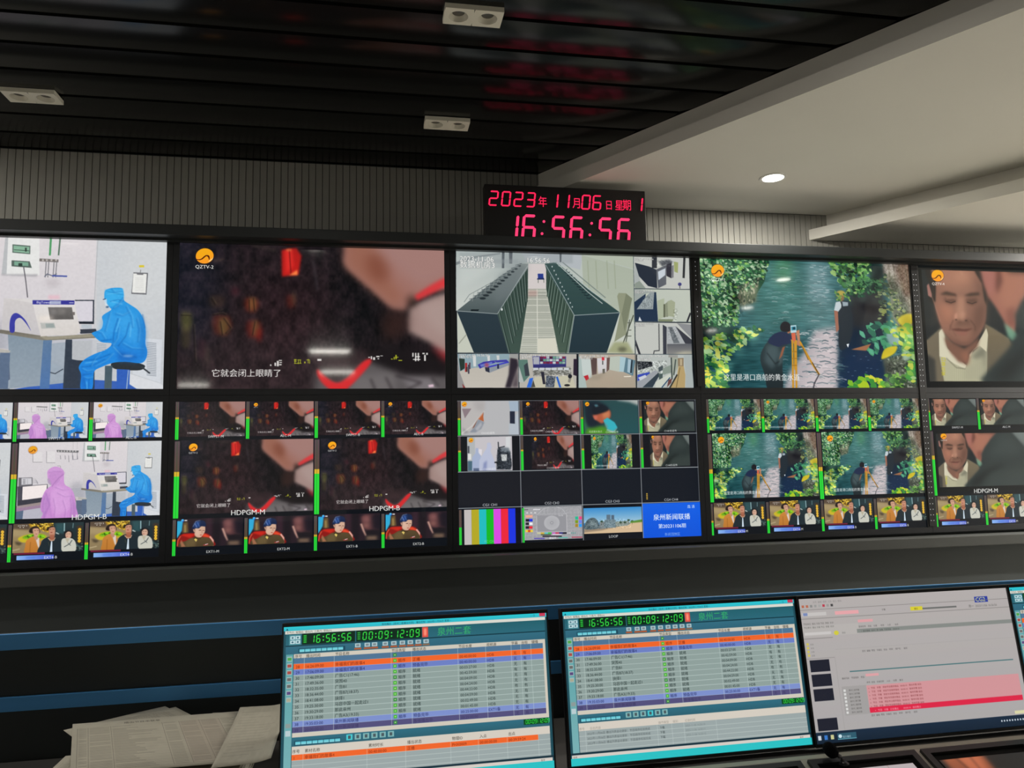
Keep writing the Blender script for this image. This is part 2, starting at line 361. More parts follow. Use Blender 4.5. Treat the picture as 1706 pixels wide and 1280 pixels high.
    def noise(s, amp, sy, sx, pts=None, tint=(1, 1, 1), blur=0, sharp=1):
        n = value_noise(s.h, s.w, sy, sx, s.rng)
        if sharp != 1: n = np.sign(n)*np.abs(2*n)**sharp/2
        m = np.ones((s.h, s.w))
        if pts is not None:
            q = s.px(pts); m = cover(np.c_[q, np.roll(q, -1, 0)], 0, 0, s.w, s.h)
            if blur: m = blur2(m, blur)
        s.a = np.clip(s.a+(n*m*amp)[..., None]*np.array(tint), 0, 1)
    def gain(s, g, gamma=1.0, lift=0.0):
        s.a = np.clip(np.clip(s.a, 0, 1)**gamma*np.array(g)+lift, 0, 1); return s
    def soft(s, r):
        s.a = np.stack([blur2(s.a[..., i], r) for i in range(3)], -1); return s
    def copy(s):
        c = Canvas(s.w, s.h); c.a = s.a.copy(); return c
    def paste(s, src, x0, y0, x1, y1, crop=(0, 0, 1, 1)):
        """area-averaged paste of another canvas into the rectangle (0..1) of this one"""
        X0, X1, Y0, Y1 = round(x0*s.w), round(x1*s.w), round(y0*s.h), round(y1*s.h)
        n = 3; w, h = X1-X0, Y1-Y0
        xs = np.clip(((np.arange(w*n)+.5)/(w*n)*(crop[2]-crop[0])+crop[0])*src.w, 0, src.w-1).astype(int)
        ys = np.clip(((np.arange(h*n)+.5)/(h*n)*(crop[3]-crop[1])+crop[1])*src.h, 0, src.h-1).astype(int)
        s.a[Y0:Y1, X0:X1] = src.a[ys][:, xs].reshape(h, n, w, n, 3).mean((1, 3))
    def leaf(s, x, y, ln, wd, ang, c, a=1):
        d = np.array([math.cos(ang), math.sin(ang)]); o = np.array([-d[1], d[0]]); p = np.array([x, y])
        s.P([p-d*ln*.5, p-d*ln*.15+o*wd*.5, p+d*ln*.2+o*wd*.38, p+d*ln*.5, p+d*ln*.2-o*wd*.38, p-d*ln*.15-o*wd*.5], c, a)
    def foliage(s, region, n, size, cols, rng, ang=(-.2, 1.2), a=1):
        """n pointed leaves scattered over a polygon of the grid"""
        reg = np.array(region, float); lo, hi = reg.min(0), reg.max(0); k = 0
        while k < n:
            p = lo+rng.random(2)*(hi-lo); ins = False; j = len(reg)-1
            for i in range(len(reg)):
                if (reg[i, 1] > p[1]) != (reg[j, 1] > p[1]) and p[0] < (reg[j, 0]-reg[i, 0])*(p[1]-reg[i, 1])/(reg[j, 1]-reg[i, 1])+reg[i, 0]: ins = not ins
                j = i
            if not ins: continue
            k += 1
            l = size*(.6+.8*rng.random())
            s.leaf(p[0], p[1], l, l*(.4+.25*rng.random()), ang[0]+(ang[1]-ang[0])*rng.random(), cols[rng.integers(len(cols))], a)
    def logo(s, x, y, r, name=None, dim=1.0, ts=None):
        """orange station emblem: tilted disc cut by a dark wave; r in canvas pixels"""
        p = s.px([(x, y)])[0]; M = s.M; s.M = np.array([[r, 0, p[0]], [0, r, p[1]], [0, 0, 1.0]])
        s.E(0, 0, 1.12, 1.05, '2a1206', .55*dim, r*.06, rot=-.3)
        s.E(0, 0, 1.08, .98, 'f7a81c', dim, 0, c2='fb9a28', rot=-.3)
        s.E(-.1, -.25, .8, .6, 'f0b010', .5*dim, r*.15, rot=-.3)
        s.P([(-.98, .42), (-.7, .46), (-.4, .36), (-.05, .02), (.2, -.12), (.5, -.06), (.6, .22), (.56, .5), (.5, .42), (.42, .16), (.22, .02), (.02, .16), (-.25, .42), (-.6, .56), (-.9, .52)], '4a1006', dim, sm=True)
        s.P([(.62, .5), (.85, .34), (1.05, .1), (.95, .42), (.68, .66), (.4, .8)], 'ffe6b0', .7*dim)
        s.M = M
        if name: s.T(name, p[0], p[1]+r*1.62, (ts or r*.62), 'f2efe8', 'c', .012, dim, at_px=True)
# ---------------------------------------------------------------- the pictures
PW, PH = 900, 506
Q_LAB = [(-221.3, 386.3), (279.1, 401.6), (272.5, 648.6), (-239.1, 649.5)]
Q_ALLEY = [(299.7, 402.2), (739.9, 415.7), (742.3, 647.8), (293.5, 648.6)]
Q_ROOMS = [(758.1, 416.2), (1148.2, 428.1), (1157.8, 647.0), (760.9, 647.7)]
Q_RIVER = [(1164.4, 428.6), (1512.5, 439.3), (1527.7, 646.4), (1174.2, 647.0)]
Q_MAN = [(1532.5, 449.2), (1842, 457.5), (1856, 635), (1546, 636)]
def pic_lab():
    c = Canvas(PW, PH, 'd6d2d4', 3)
    c.grid([(155, 20), (1668, 5), (1648, 800), (125, 838)])            # sheet 1: the whole room
    c.P([(155, 0), (1310, 0), (1300, 560), (100, 700)], 'dbd5d7', c2='cfcbd0')
    c.P([(1306, 0), (1700, 0), (1700, 850), (1300, 850)], 'cdd2d8', c2='c2c6ce')
    c.P([(100, 560), (850, 500), (1400, 560), (1400, 860), (100, 860)], 'bfc0c8')
    c.E(770, 560, 90, 120, '9a9aa2', .5, 14)
    for x, y, w, h in ((300, 120, 100, 110), (445, 115, 92, 122)):
        c.R(x, y, x+w, y+h, 'dedadb'); c.L([(x, y), (x, y+h), (x+w, y+h)], 2.2, '77757a')
    c.P([(550, 100), (785, 108), (780, 130), (555, 124)], '6b6a6c')
    for k in range(7): c.R(565+30*k, 106, 580+30*k, 122, 'b9b7b6')
    for x in (590, 640, 678, 722, 770): c.L([(x, 160), (x+4, 200+30*(x == 678))], 2, '56555c')
    c.L([(718, 125), (720, 205), (770, 200), (768, 120)], 2, '6a6b76'); c.L([(725, 0), (725, 90)], 1.5, 'aaa6a8'); c.L([(768, 0), (768, 90)], 1.5, 'aaa6a8')
    c.L([(560, 270), (592, 272), (594, 295)], 2, '77757a')
    c.R(150, 395, 185, 610, '6a6a70'); c.P([(150, 398), (298, 392), (300, 480), (150, 495)], '6e6c72'); c.P([(182, 402), (288, 400), (290, 465), (182, 472)], 'cfcdd2')
    for k in range(5): c.L([(198, 416+11*k), (222, 415+11*k)], 2.4, '55545c'); c.L([(240, 416+11*k), (250, 415+11*k)], 2, '8a8a92')
    for k in range(4): c.L([(300, 410+14*k), (330, 412+12*k), (350, 440+6*k), (356, 462)], 1.2, '77767c')
    c.P([(140, 490), (458, 465), (462, 620), (140, 690)], '4a4a54'); c.P([(195, 492), (452, 470), (440, 602), (190, 636)], 'f2e8e6'); c.P([(140, 640), (420, 610), (420, 660), (140, 700)], '3c3c46')
    c.P([(120, 700), (400, 655), (880, 610), (880, 640), (400, 690), (120, 745)], '8f8478', c2='a6919c'); c.P([(120, 725), (400, 685), (400, 725), (120, 770)], '9b7f9a')
    c.P([(750, 600), (880, 612), (880, 650), (760, 640)], 'c9c2c2')
    c.P([(760, 640), (878, 640), (870, 830), (762, 830)], '5d6a80'); c.P([(120, 760), (205, 745), (195, 840), (110, 840)], '5a6c84'); c.P([(205, 745), (400, 715), (400, 840), (195, 840)], 'b7b6c2')
    # person in the lilac suit
    c.P([(455, 330), (480, 300), (530, 278), (590, 290), (628, 330), (630, 400), (640, 470), (700, 510), (740, 580), (758, 700), (755, 845), (415, 845), (410, 780), (385, 730), (392, 640), (430, 540), (470, 500), (500, 480), (480, 465), (462, 430), (455, 370)], 'cf9ad4', c2='c98ad0', sm=True)
    c.P([(480, 330), (620, 318), (640, 350), (560, 440), (500, 490), (470, 420)], 'c08ac8', .6, 4); c.L([(625, 360), (575, 400), (525, 460), (505, 490)], 5, '9d68aa', .7, 2)
    c.P([(560, 480), (700, 520), (730, 700), (560, 820), (500, 700), (480, 560)], 'dcaae0', .6, 12); c.L([(440, 560), (480, 690), (430, 790), (420, 840)], 9, '9f6cb6', .6, 4); c.L([(480, 560), (476, 690), (500, 820)], 5, 'a878bc', .5, 3)
    c.P([(455, 410), (472, 400), (500, 470), (486, 478), (460, 450)], 'b09ab8', .9, 2)
    for l in ([(540, 500), (620, 530), (690, 520)], [(560, 560), (640, 600), (720, 590)], [(520, 620), (540, 720), (530, 820)], [(620, 640), (650, 740), (640, 840)], [(700, 620), (710, 740), (700, 840)], [(430, 600), (410, 680), (412, 760)], [(470, 340), (520, 325), (600, 330)], [(480, 380), (540, 360)], [(590, 420), (540, 470)]):
        c.L(l, 6, '9a66ac', .4, 3); c.L([(x+12, y-6) for x, y in l], 4, 'ecc4f0', .35, 2.4)
    c.P([(700, 540), (756, 690), (755, 840), (720, 840), (710, 680)], '9c6ab0', .4, 8); c.P([(395, 640), (430, 560), (470, 640), (450, 760), (415, 830), (395, 740)], 'a474ba', .4, 8)
    # bench, analyser and blue-suited person: sheet 2 (the right half, enlarged)
    c.grid(Q_LAB, (0, 380, 290/1326))
    c.R(40, 75, 300, 360, 'e4e4e2'); c.P([(40, 75), (62, 72), (50, 352), (12, 352)], 'b9bbbd'); c.P([(12, 350), (290, 352), (280, 372), (10, 362)], 'aaa8ac', .8, 2)
    c.P([(95, 124), (232, 136), (230, 200), (94, 188)], '5d6e66'); c.P([(104, 134), (224, 144), (222, 192), (102, 180)], '8ab49a'); c.P([(88, 246), (226, 254), (242, 304), (88, 292)], '57665f'); c.P([(108, 254), (216, 262), (216, 290), (108, 284)], '7da892')
    c.L([(106, 166), (220, 174)], 2, '35443c'); c.R(190, 150, 204, 180, '35443c'); c.R(140, 268, 170, 292, '2f4038')
    c.L([(180, 296), (196, 400), (210, 528)], 3, '5c5a60')
    c.L([(388, 76), (380, 206)], 6, '4f9a63'); c.L([(458, 82), (446, 206)], 4.5, '56705e')
    c.P([(300, 232), (446, 240), (444, 262), (300, 254)], '77716e')
    for x in (320, 350, 385, 420): c.R(x, 238, x+14, 252, 'bcb6b2')
    for x in (352, 372, 412, 432): c.L([(x, 256), (x-8, 375)], 2.6, '77777c')
    c.L([(340, 370), (360, 350), (400, 365), (430, 350)], 3.5, '6d7180'); c.L([(400, 364), (508, 368)], 5, '4a57a0'); c.E(400, 420, 60, 30, 'b8b0b4', .6, 8)
    c.P([(735, 70), (1300, 90), (1290, 1240), (690, 1240), (720, 560)], 'c6c9cb', .6); c.L([(746, 80), (718, 560)], 2, 'b0b2b6'); c.E(1150, 300, 220, 320, 'd2d4d4', .5, 30)
    c.R(1060, 283, 1098, 300, 'd8c43c'); c.L([(1072, 320), (1068, 342)], 2, '77777a')
    c.P([(1016, 338), (1128, 342), (1116, 508), (1000, 502)], '6f7074'); c.P([(1016, 346), (1118, 350), (1110, 496), (1006, 492)], 'e8e8e4'); c.P([(1040, 345), (1094, 347), (1090, 358), (1044, 356)], '77777a')
    for k in range(9): c.L([(1030, 380+12*k), (1095, 382+12*k)], 1, 'c4c4c2')
    c.P([(1110, 840), (1235, 850), (1222, 1180), (1010, 1110), (1020, 880)], 'd2d6dc')
    for k in range(20): c.L([(1118, 872+13*k), (1190, 880+13*k)], 2.2, '8d949e')
    c.P([(735, 870), (810, 880), (806, 960), (735, 945)], 'ccd0d6')
    for k in range(6): c.L([(738, 882+12*k), (808, 888+12*k)], 2, '8d949e')
    c.P([(40, 1240), (330, 1190), (600, 1150), (1100, 1180), (1290, 1240)], '3a62b4'); c.P([(985, 1110), (1220, 1185), (1290, 1240), (1040, 1225), (985, 1190)], 'd8dade'); c.P([(540, 860), (700, 860), (690, 1080), (540, 1010)], 'b8bbbf'); c.P([(330, 1000), (500, 920), (500, 1180), (60, 1225), (-50, 1230)], '9aa6b2')
    c.P([(60, 800), (340, 850), (340, 1200), (80, 1222)], '8494a2', c2='93a0ac'); c.P([(395, 880), (500, 870), (500, 1150), (385, 1170)], 'a3adb8'); c.P([(340, 1000), (500, 1070), (480, 1160), (330, 1190)], '98a6b4', .6, 6)
    c.L([(385, 960), (380, 1100), (420, 1110), (480, 1075)], 3, '3a424e')
    c.P([(-10, 780), (20, 770), (390, 830), (760, 800), (780, 835), (345, 858), (-10, 800)], '6e6a60', c2='8a8578'); c.P([(300, 826), (400, 826), (760, 804), (770, 826), (350, 850)], '9a9482')
    c.P([(330, 855), (396, 855), (376, 1225), (302, 1225)], '5f7b9c', c2='4f74a8'); c.P([(500, 850), (550, 850), (548, 1000), (600, 1010), (620, 1225), (480, 1225)], '363f4c'); c.P([(525, 1005), (640, 1010), (720, 1060), (720, 1225), (490, 1225)], '333c4a'); c.P([(-60, 910), (80, 935), (70, 955), (-60, 950)], 'b4b2ac'); c.P([(0, 950), (78, 952), (60, 1225), (-10, 1225)], '5c6e88')
    c.P([(570, 548), (718, 548), (716, 724), (560, 716), (550, 560)], '2e3440'); c.P([(574, 556), (708, 556), (706, 712), (560, 712), (556, 560)], 'd6d2da'); c.P([(600, 716), (716, 722), (716, 732), (604, 730)], '20242c'); c.P([(620, 735), (700, 735), (700, 770), (620, 765)], 'b9c0c8'); c.P([(606, 772), (730, 768), (740, 800), (612, 806)], '3a3f4a')
    c.P([(30, 535), (260, 545), (310, 820), (10, 775)], 'cfcac9', c2='c6c2c4'); c.P([(40, 535), (570, 548), (575, 560), (250, 585), (240, 570)], 'd8d4d2'); c.P([(246, 560), (570, 580), (614, 790), (580, 812), (310, 826)], 'dfdbd9', c2='d5cfca')
    c.R(368, 512, 455, 542, 'e0b9c4', .9, 3)
    c.P([(248, 550), (568, 552), (566, 584), (248, 582)], '3a3a94'); c.R(378, 556, 464, 580, 'aab0cc'); c.T('BigTower', 280, 574, 11, 'e8e8f0', bold=.01); c.L([(528, 570), (560, 570)], 2, 'd0d0e8')
    c.P([(366, 604), (548, 604), (562, 696), (382, 698)], '6f6c6a', c2='5d5a58'); c.R(385, 620, 430, 660, '8e8a88', .6, 4); c.R(440, 615, 500, 655, '86827e', .6, 4); c.R(552, 640, 570, 664, '77706c')
    c.P([(306, 722), (412, 722), (426, 764), (316, 768)], 'b9bab6'); c.P([(346, 728), (408, 728), (418, 758), (352, 760)], '9aa4a2'); c.E(350, 690, 60, 20, 'f4e8dc', .6, 6)
    c.P([(76, 790), (74, 720), (88, 670), (116, 648), (150, 660), (196, 706), (236, 784), (200, 730), (160, 688), (132, 690), (114, 716), (110, 790)], '3c3f9e', sm=True)
    # stool
    c.P([(850, 1030), (960, 1010), (1090, 1040), (1100, 1065), (1050, 1085), (880, 1075)], '2d3338', sm=True); c.L([(1080, 1060), (1140, 1106)], 5, '3a3f44'); c.P([(890, 1075), (990, 1080), (985, 1225), (888, 1225)], '3360b8'); c.P([(800, 1050), (856, 1050), (850, 1225), (795, 1225)], '4a5c66'); c.L([(978, 1085), (965, 1225)], 3, '9fb4cc')
    # blue suit
    BL = '2f9be0'
    c.P([(800, 480), (830, 462), (880, 455), (930, 460), (942, 500), (945, 550), (985, 580), (1050, 625), (1090, 690), (1110, 780), (1108, 880), (1122, 940), (1110, 1000), (1070, 1030), (960, 1020), (860, 1028), (760, 1065), (720, 1090), (712, 1130), (700, 1228), (616, 1228), (618, 1120), (600, 1060), (640, 1005), (720, 960), (810, 925), (850, 880), (770, 868), (705, 812), (706, 796), (770, 770), (785, 720), (780, 670), (845, 625), (835, 605), (800, 560), (795, 520)], BL, c2='1f80dc', sm=True)
    c.P([(800, 470), (935, 460), (945, 520), (900, 560), (860, 600), (820, 590), (800, 540)], '3fb0ec', .8, 2); c.L([(805, 480), (940, 510)], 3, '2a88c8', .7, 1); c.L([(812, 505), (935, 492)], 2, '6fc8f4', .7, 1); c.L([(840, 560), (900, 545), (945, 560)], 3, '1f78c0', .7, 1)
    c.P([(795, 545), (812, 540), (815, 575), (836, 610), (815, 612), (800, 580)], 'd8e4ec', .8, 1); c.L([(785, 545), (805, 540)], 2.5, '2a3a5c'); c.E(818, 602, 12, 8, '24466e', .8, 1)
    c.P([(900, 640), (1040, 650), (1090, 760), (1080, 900), (960, 860), (900, 760)], '44aaea', .6, 12); c.P([(880, 880), (960, 930), (1090, 960), (1070, 1020), (900, 1010)], '1b6fcc', .5, 8); c.P([(790, 690), (880, 640), (900, 740), (850, 830), (760, 830)], '3fa6ea', .6, 8)
    for l in ([(900, 690), (870, 780), (860, 870)], [(985, 720), (960, 820), (900, 900)], [(850, 890), (920, 960), (1040, 985)], [(640, 1010), (740, 1000), (840, 960)], [(620, 1060), (700, 1050), (800, 1000)], [(630, 1120), (700, 1110)], [(640, 1160), (655, 1220)], [(680, 1150), (672, 1225)], [(1085, 660), (1105, 760)], [(770, 860), (850, 850)]):
        c.L(l, 4, '125fae', .55, 1.6)
    for l in ([(915, 690), (885, 790)], [(1000, 740), (990, 830)], [(860, 900), (930, 975)], [(650, 1030), (740, 1015)], [(850, 560), (930, 580)], [(660, 1170), (664, 1225)]):
        c.L(l, 3.5, '74c6f6', .6, 1.5)
    for l in ([(960, 600), (1000, 680), (1010, 760)], [(880, 655), (930, 670), (985, 640)], [(840, 640), (820, 720), (800, 790)], [(905, 760), (890, 850), (855, 900)], [(1040, 690), (1060, 780), (1050, 870)], [(930, 880), (1000, 920), (1090, 925)], [(760, 960), (720, 1000), (690, 1060)], [(860, 960), (800, 1020), (720, 1060)], [(620, 1075), (660, 1095), (705, 1085)], [(625, 1140), (665, 1150), (705, 1140)], [(735, 790), (770, 800), (800, 850)], [(850, 465), (870, 490), (930, 480)], [(940, 530), (900, 590), (860, 615)]):
        c.L(l, 5, '1766b4', .4, 2.2); c.L([(x+9, y-7) for x, y in l], 3, '86d0f8', .35, 1.6)
    c.P([(1060, 640), (1108, 780), (1108, 880), (1120, 950), (1090, 1010), (1070, 900), (1060, 760)], '155fb4', .45, 7); c.P([(900, 940), (1040, 975), (1000, 1015), (900, 1010)], '1658b0', .5, 6); c.E(975, 975, 40, 8, 'd8ecfa', .5, 3)
    c.P([(615, 1100), (640, 1100), (650, 1225), (618, 1225)], '1560bc', .5, 4)
    c.noise(.025, 6, 6); c.soft(.6)
    return c
def pic_alley():
    c = Canvas(PW, PH, '1a1518', 5).grid(Q_ALLEY, (280, 390, 480/1706))
    c.P([(0, 0), (1100, 0), (1100, 960), (0, 960)], '1d171b', c2='261c1f'); c.E(150, 300, 160, 400, '1c1e2a', .7, 40); c.E(700, 780, 500, 220, '33272a', .6, 50); c.E(1150, 350, 180, 320, '111013', .8, 40); c.E(700, 450, 250, 250, '2a1a1e', .6, 50)
    c.noise(.09, 30, 22, tint=(1, .7, .75)); c.noise(.06, 9, 6, tint=(1, .8, .75))
    c.P([(672, 95), (760, 82), (790, 130), (772, 240), (675, 252)], 'a81a18', 1, 4, c2='c01e1a'); c.P([(690, 100), (735, 90), (742, 190), (700, 235)], 'e0302a', .8, 5); c.L([(718, 90), (728, 240)], 3, '5c0c0c', .8, 1.5); c.P([(715, 245), (765, 212), (768, 244)], 'ff8a48', .9, 3); c.E(715, 95, 18, 8, 'f08a50', .6, 3)
    for x, y, w, h, k in ((110, 520, 34, 60, '6f6a32'), (105, 620, 30, 60, '4a4028'), (320, 540, 60, 62, '6e2a1e'), (330, 545, 30, 50, '6c6030'), (495, 420, 44, 42, '8a2f1e'), (500, 415, 20, 40, '8a6a34'), (510, 565, 48, 52, '7a2018'), (518, 560, 20, 48, '6f5c30'), (728, 400, 26, 40, '6a2018'), (745, 385, 10, 40, '5a5038'), (398, 340, 24, 26, '4a1e28'), (290, 400, 50, 40, '3a2a20'), (205, 680, 26, 60, '3a2028'), (232, 720, 14, 60, '4a4038'), (540, 600, 16, 40, '901c18')):
        c.P([(x-w*.8, y-h), (x+w*.7, y-h*.9), (x+w, y), (x+w*.5, y+h), (x-w*.7, y+h*.9), (x-w, y-h*.1)], k, .55, 7)
    for l in ([(262, 480), (320, 470), (340, 480)], [(330, 500), (372, 560), (340, 590)], [(310, 520), (322, 600)], [(480, 390), (482, 460)], [(505, 380), (512, 460)], [(515, 520), (500, 600)], [(255, 380), (280, 420)], [(75, 480), (135, 482)], [(150, 540), (160, 760)], [(300, 460), (320, 450)]):
        c.L(l, 3, '14100e', .7, 1.5); c.L([(x+8, y-6) for x, y in l], 2, '8a7c54', .3, 1.6)
    c.L([(860, 160), (885, 330)], 8, '3a3438', .7, 4); c.L([(500, 70), (640, 95)], 8, '4a4038', .5, 5); c.L([(270, 160), (330, 150)], 6, '5a4a3c', .6, 4)
    # the blurred cloth
    c.P([(1050, 60), (1720, 60), (1720, 330), (1560, 330), (1440, 400), (1400, 460), (1330, 450), (1210, 340), (1060, 210), (1035, 170)], '9c6e64', 1, 9); c.P([(1050, 70), (1250, 60), (1300, 250), (1400, 380), (1340, 430), (1220, 330), (1060, 190)], '94604e', .8, 18); c.P([(1200, 60), (1700, 60), (1700, 240), (1500, 330), (1300, 170)], 'a07a74', .9, 22); c.E(1240, 200, 60, 90, '7a4434', .7, 18, rot=-.5)
    c.P([(1430, 430), (1560, 380), (1720, 320), (1720, 760), (1640, 720), (1560, 650), (1420, 580), (1415, 520)], 'a08680', 1, 9); c.P([(1480, 420), (1700, 360), (1700, 640), (1560, 560)], 'ac9690', .7, 18); c.E(1440, 400, 30, 40, '3a2620', .7, 12)
    c.P([(1460, 365), (1560, 300), (1720, 215), (1720, 270), (1580, 345), (1475, 395)], 'd6383c', .95, 6)
    c.P([(1280, 460), (1420, 460), (1420, 580), (1300, 640), (1260, 560)], '33201c', .8, 18); c.P([(1560, 660), (1720, 740), (1720, 800), (1640, 780)], 'a02c30', .8, 12)
    # foreground figures
    c.P([(880, 800), (1000, 890), (1180, 740), (1400, 820), (1720, 830), (1720, 960), (860, 960)], '5b5657', 1, 14); c.P([(1100, 840), (1350, 820), (1340, 960), (1050, 960)], '716c6c', .8, 14); c.P([(1380, 840), (1560, 850), (1600, 930), (1440, 930)], '8a8488', .6, 10)
    for l in ([(1200, 860), (1230, 930)], [(1290, 850), (1330, 930)], [(1350, 840), (1500, 880), (1420, 920)], [(1560, 850), (1600, 900)]): c.L(l, 7, '2c2629', .7, 5)
    c.P([(1300, 640), (1720, 780), (1720, 830), (1400, 830), (1180, 740)], '191517', .9, 12); c.P([(880, 690), (1200, 690), (1180, 740), (1000, 870), (900, 800)], '3a2a2c', .6, 14)
    c.P([(885, 800), (940, 850), (1000, 880), (1060, 850), (1150, 760), (1200, 740), (1190, 780), (1080, 900), (1030, 925), (950, 915), (890, 850)], 'd22a2e', 1, 4, sm=True)
    c.P([(1540, 895), (1570, 890), (1575, 905), (1545, 908)], 'e8c8d8', .9, 2)
    # drifting sub-titles, half scrolled away
    W_ = 'e9e6e2'
    for x0, y0, x1, y1 in ((604, 772, 612, 782), (630, 762, 640, 782), (644, 752, 656, 784), (656, 746, 674, 752), (660, 758, 674, 764), (658, 770, 672, 778), (884, 740, 908, 752), (1186, 728, 1196, 734), (1200, 724, 1208, 742), (1214, 730, 1226, 746), (1232, 722, 1252, 730), (1240, 736, 1250, 742), (1256, 720, 1272, 724), (1446, 704, 1454, 728), (1462, 704, 1470, 754), (1478, 704, 1486, 752), (1466, 724, 1492, 730), (1450, 740, 1494, 746), (1506, 704, 1520, 712), (1516, 716, 1526, 752), (1528, 704, 1538, 716)):
        c.R(x0, y0, x1, y1, W_, .9, .4)
    for x0, y0, x1, y1 in ((746, 742, 762, 748), (746, 752, 762, 756), (750, 742, 754, 768), (766, 744, 788, 748), (770, 748, 774, 770), (782, 748, 786, 768), (746, 764, 790, 768), (806, 756, 814, 766), (820, 744, 840, 748), (828, 740, 832, 766), (836, 748, 840, 768), (1320, 738, 1330, 744), (1336, 728, 1342, 744), (1346, 716, 1354, 742), (1344, 728, 1364, 732), (1364, 746, 1386, 752)):
        c.R(x0, y0, x1, y1, 'b9c02c', .85, .4)
    c.T('它就会闭上眼睛了', 260, 842, 28.5, 'f4f2ee', bold=.006)
    c.soft(.7)
    return c
GREENS = ['2f6b34', '3f8a44', '5aa85a', '79b96e', '1d4a2c', '2c5c3a', '8fbf7c', '4f9a62', '16382a', '6aa07a']
GREEN_L = ['8fae86', '6a9a70', '4a8a58', '9fc496', '2f6a40', '1f4c34', '7fae54', '24543c', 'b4ccaa', '3a7a4a', '143428', '1c4030']
def pic_river():
    c = Canvas(PW, PH, '2f5f60', 7).grid(Q_RIVER, (1150, 410, 390/1706)); r = c.rng
    c.P([(0, 80), (1700, 80), (1700, 1060), (0, 1060)], '3a686a', c2='1d4a52'); c.E(640, 350, 260, 300, '4a8076', .6, 60); c.E(680, 180, 60, 120, '4c8a5c', .6, 20); c.E(400, 820, 220, 150, '134448', .8, 40)
    c.P([(850, 130), (1000, 120), (1010, 420), (860, 430)], '8fa8ae', .6, 20); c.P([(820, 400), (1080, 380), (1080, 600), (880, 640)], '6f9090', .5, 24)
    c.noise(.13, 3, 34, tint=(.8, 1, 1)); c.noise(.10, 90, 60, tint=(.8, 1, 1))
    # bright reflections
    c.P([(900, 620), (1080, 590), (1090, 1050), (680, 1050), (720, 920), (840, 760)], 'b8aeb2', .95, 10); c.P([(960, 640), (1070, 620), (1070, 1050), (800, 1050), (900, 800)], 'd0c4c6', .8, 20)
    c.P([(1085, 440), (1420, 420), (1430, 1060), (1080, 1060)], '101c2a', 1, 8, c2='12304a'); c.P([(1120, 760), (1400, 760), (1400, 1000), (1120, 1050)], '122a48', .9, 18)
    c.P([(1150, 320), (1400, 300), (1430, 560), (1180, 600)], '2a2a2c', .9, 12)
    for k in range(260):
        x = 540+r.random()*560; y = 130+r.random()*900; l = 14+50*r.random()
        cc = ['9fb8bc', '7fa0a2', '1f4c52', 'd4ccd0', '2f666a', 'c8d4d8'][r.integers(6)]
        c.L([(x, y), (x+l*.4, y-2-4*r.random()), (x+l, y+2)], 1.3+1.5*r.random(), cc, .25+.35*r.random(), .7)
    for k in range(90):
        x = 760+r.random()*320; y = 600+r.random()*430; l = 20+60*r.random()
        c.L([(x, y), (x+l*.5, y-6), (x+l, y+2)], 2+2.5*r.random(), ['3a5660', '54686e', '2a4850', 'efe6e6'][r.integers(4)], .6, .6)
    for k in range(26):
        x = 1070+r.random()*40; y = 620+r.random()*430; c.L([(x-12, y), (x+26*r.random(), y+2)], 2.4, '203244', .8, .5)
    for k in range(40):
        x = 860+r.random()*140; y = 140+r.random()*260; c.L([(x, y), (x+24, y+1)], 1.6, 'dfe4e8', .6, .5)
    for k in range(14):
        x = 1120+r.random()*280; y = 790+r.random()*230; c.L([(x, y), (x+14, y)], 1.3, 'c8d4dc', .6, .4)
    # rock wall and far bank, right
    c.P([(1395, 110), (1640, 125), (1660, 760), (1560, 640), (1480, 520), (1440, 260), (1400, 200)], '8a8074', 1, 3); c.P([(1400, 110), (1470, 112), (1500, 240), (1420, 200)], 'a8a094', 1, 4); c.P([(1530, 120), (1600, 124), (1610, 360), (1560, 360), (1500, 180)], '7a6656', 1, 6); c.P([(1440, 190), (1520, 300), (1600, 460), (1560, 600), (1470, 520)], '5c6454', .9, 8)
    for x in (1440, 1476, 1520, 1560, 1590): c.L([(x, 120), (x+18, 260), (x+40, 340)], 4, '57503f', .6, 2)
    c.P([(1400, 820), (1600, 780), (1660, 1050), (1440, 1050)], '4c5248', 1, 6); c.P([(1300, 110), (1400, 110), (1420, 330), (1300, 360)], '1c2a28', .9, 10)
    c.noise(.22, 5, 5, [(1390, 110), (1650, 120), (1660, 1050), (1440, 1050), (1430, 800), (1560, 620), (1440, 260)])
    c.foliage([(1420, 200), (1560, 460), (1600, 760), (1400, 620), (1350, 400), (1370, 260)], 170, 30, ['5a6a4a', '3a4c3c', '7c8a62', '2c3c30', '8f9a58', '46583e'], r)
    c.foliage([(1440, 820), (1590, 790), (1640, 1040), (1450, 1040)], 160, 22, ['5a6252', '2e362e', '8a9080', '3c4a38'], r)
    c.foliage([(1010, 110), (1300, 115), (1320, 200), (1260, 330), (1170, 350), (1100, 280), (1040, 200)], 260, 36, ['4f8a46', '76ab5c', '2c5c34', '95b870', '1d4028', '3c7440', '1a3428'], r)
    c.foliage([(1120, 230), (1400, 240), (1390, 330), (1200, 380), (1130, 320)], 130, 30, ['28503a', '3c6a48', '18342a', '4a7a50', '1c3c2e'], r)
    # dense bank, left
    c.P([(30, 80), (575, 92), (540, 260), (440, 420), (360, 420), (330, 560), (60, 640)], '24503a'); c.P([(330, 300), (500, 260), (480, 410), (360, 450)], '6f7660', .9, 6); c.P([(60, 560), (300, 560), (330, 640), (70, 700)], '2c4a40', .9, 8)
    c.noise(.14, 6, 6, [(30, 80), (575, 92), (360, 560), (60, 660)])
    c.foliage([(30, 80), (580, 92), (540, 240), (430, 330), (330, 330), (60, 330)], 900, 27, GREEN_L, r)
    c.foliage([(60, 300), (350, 330), (350, 580), (60, 600)], 620, 30, GREEN_L, r)
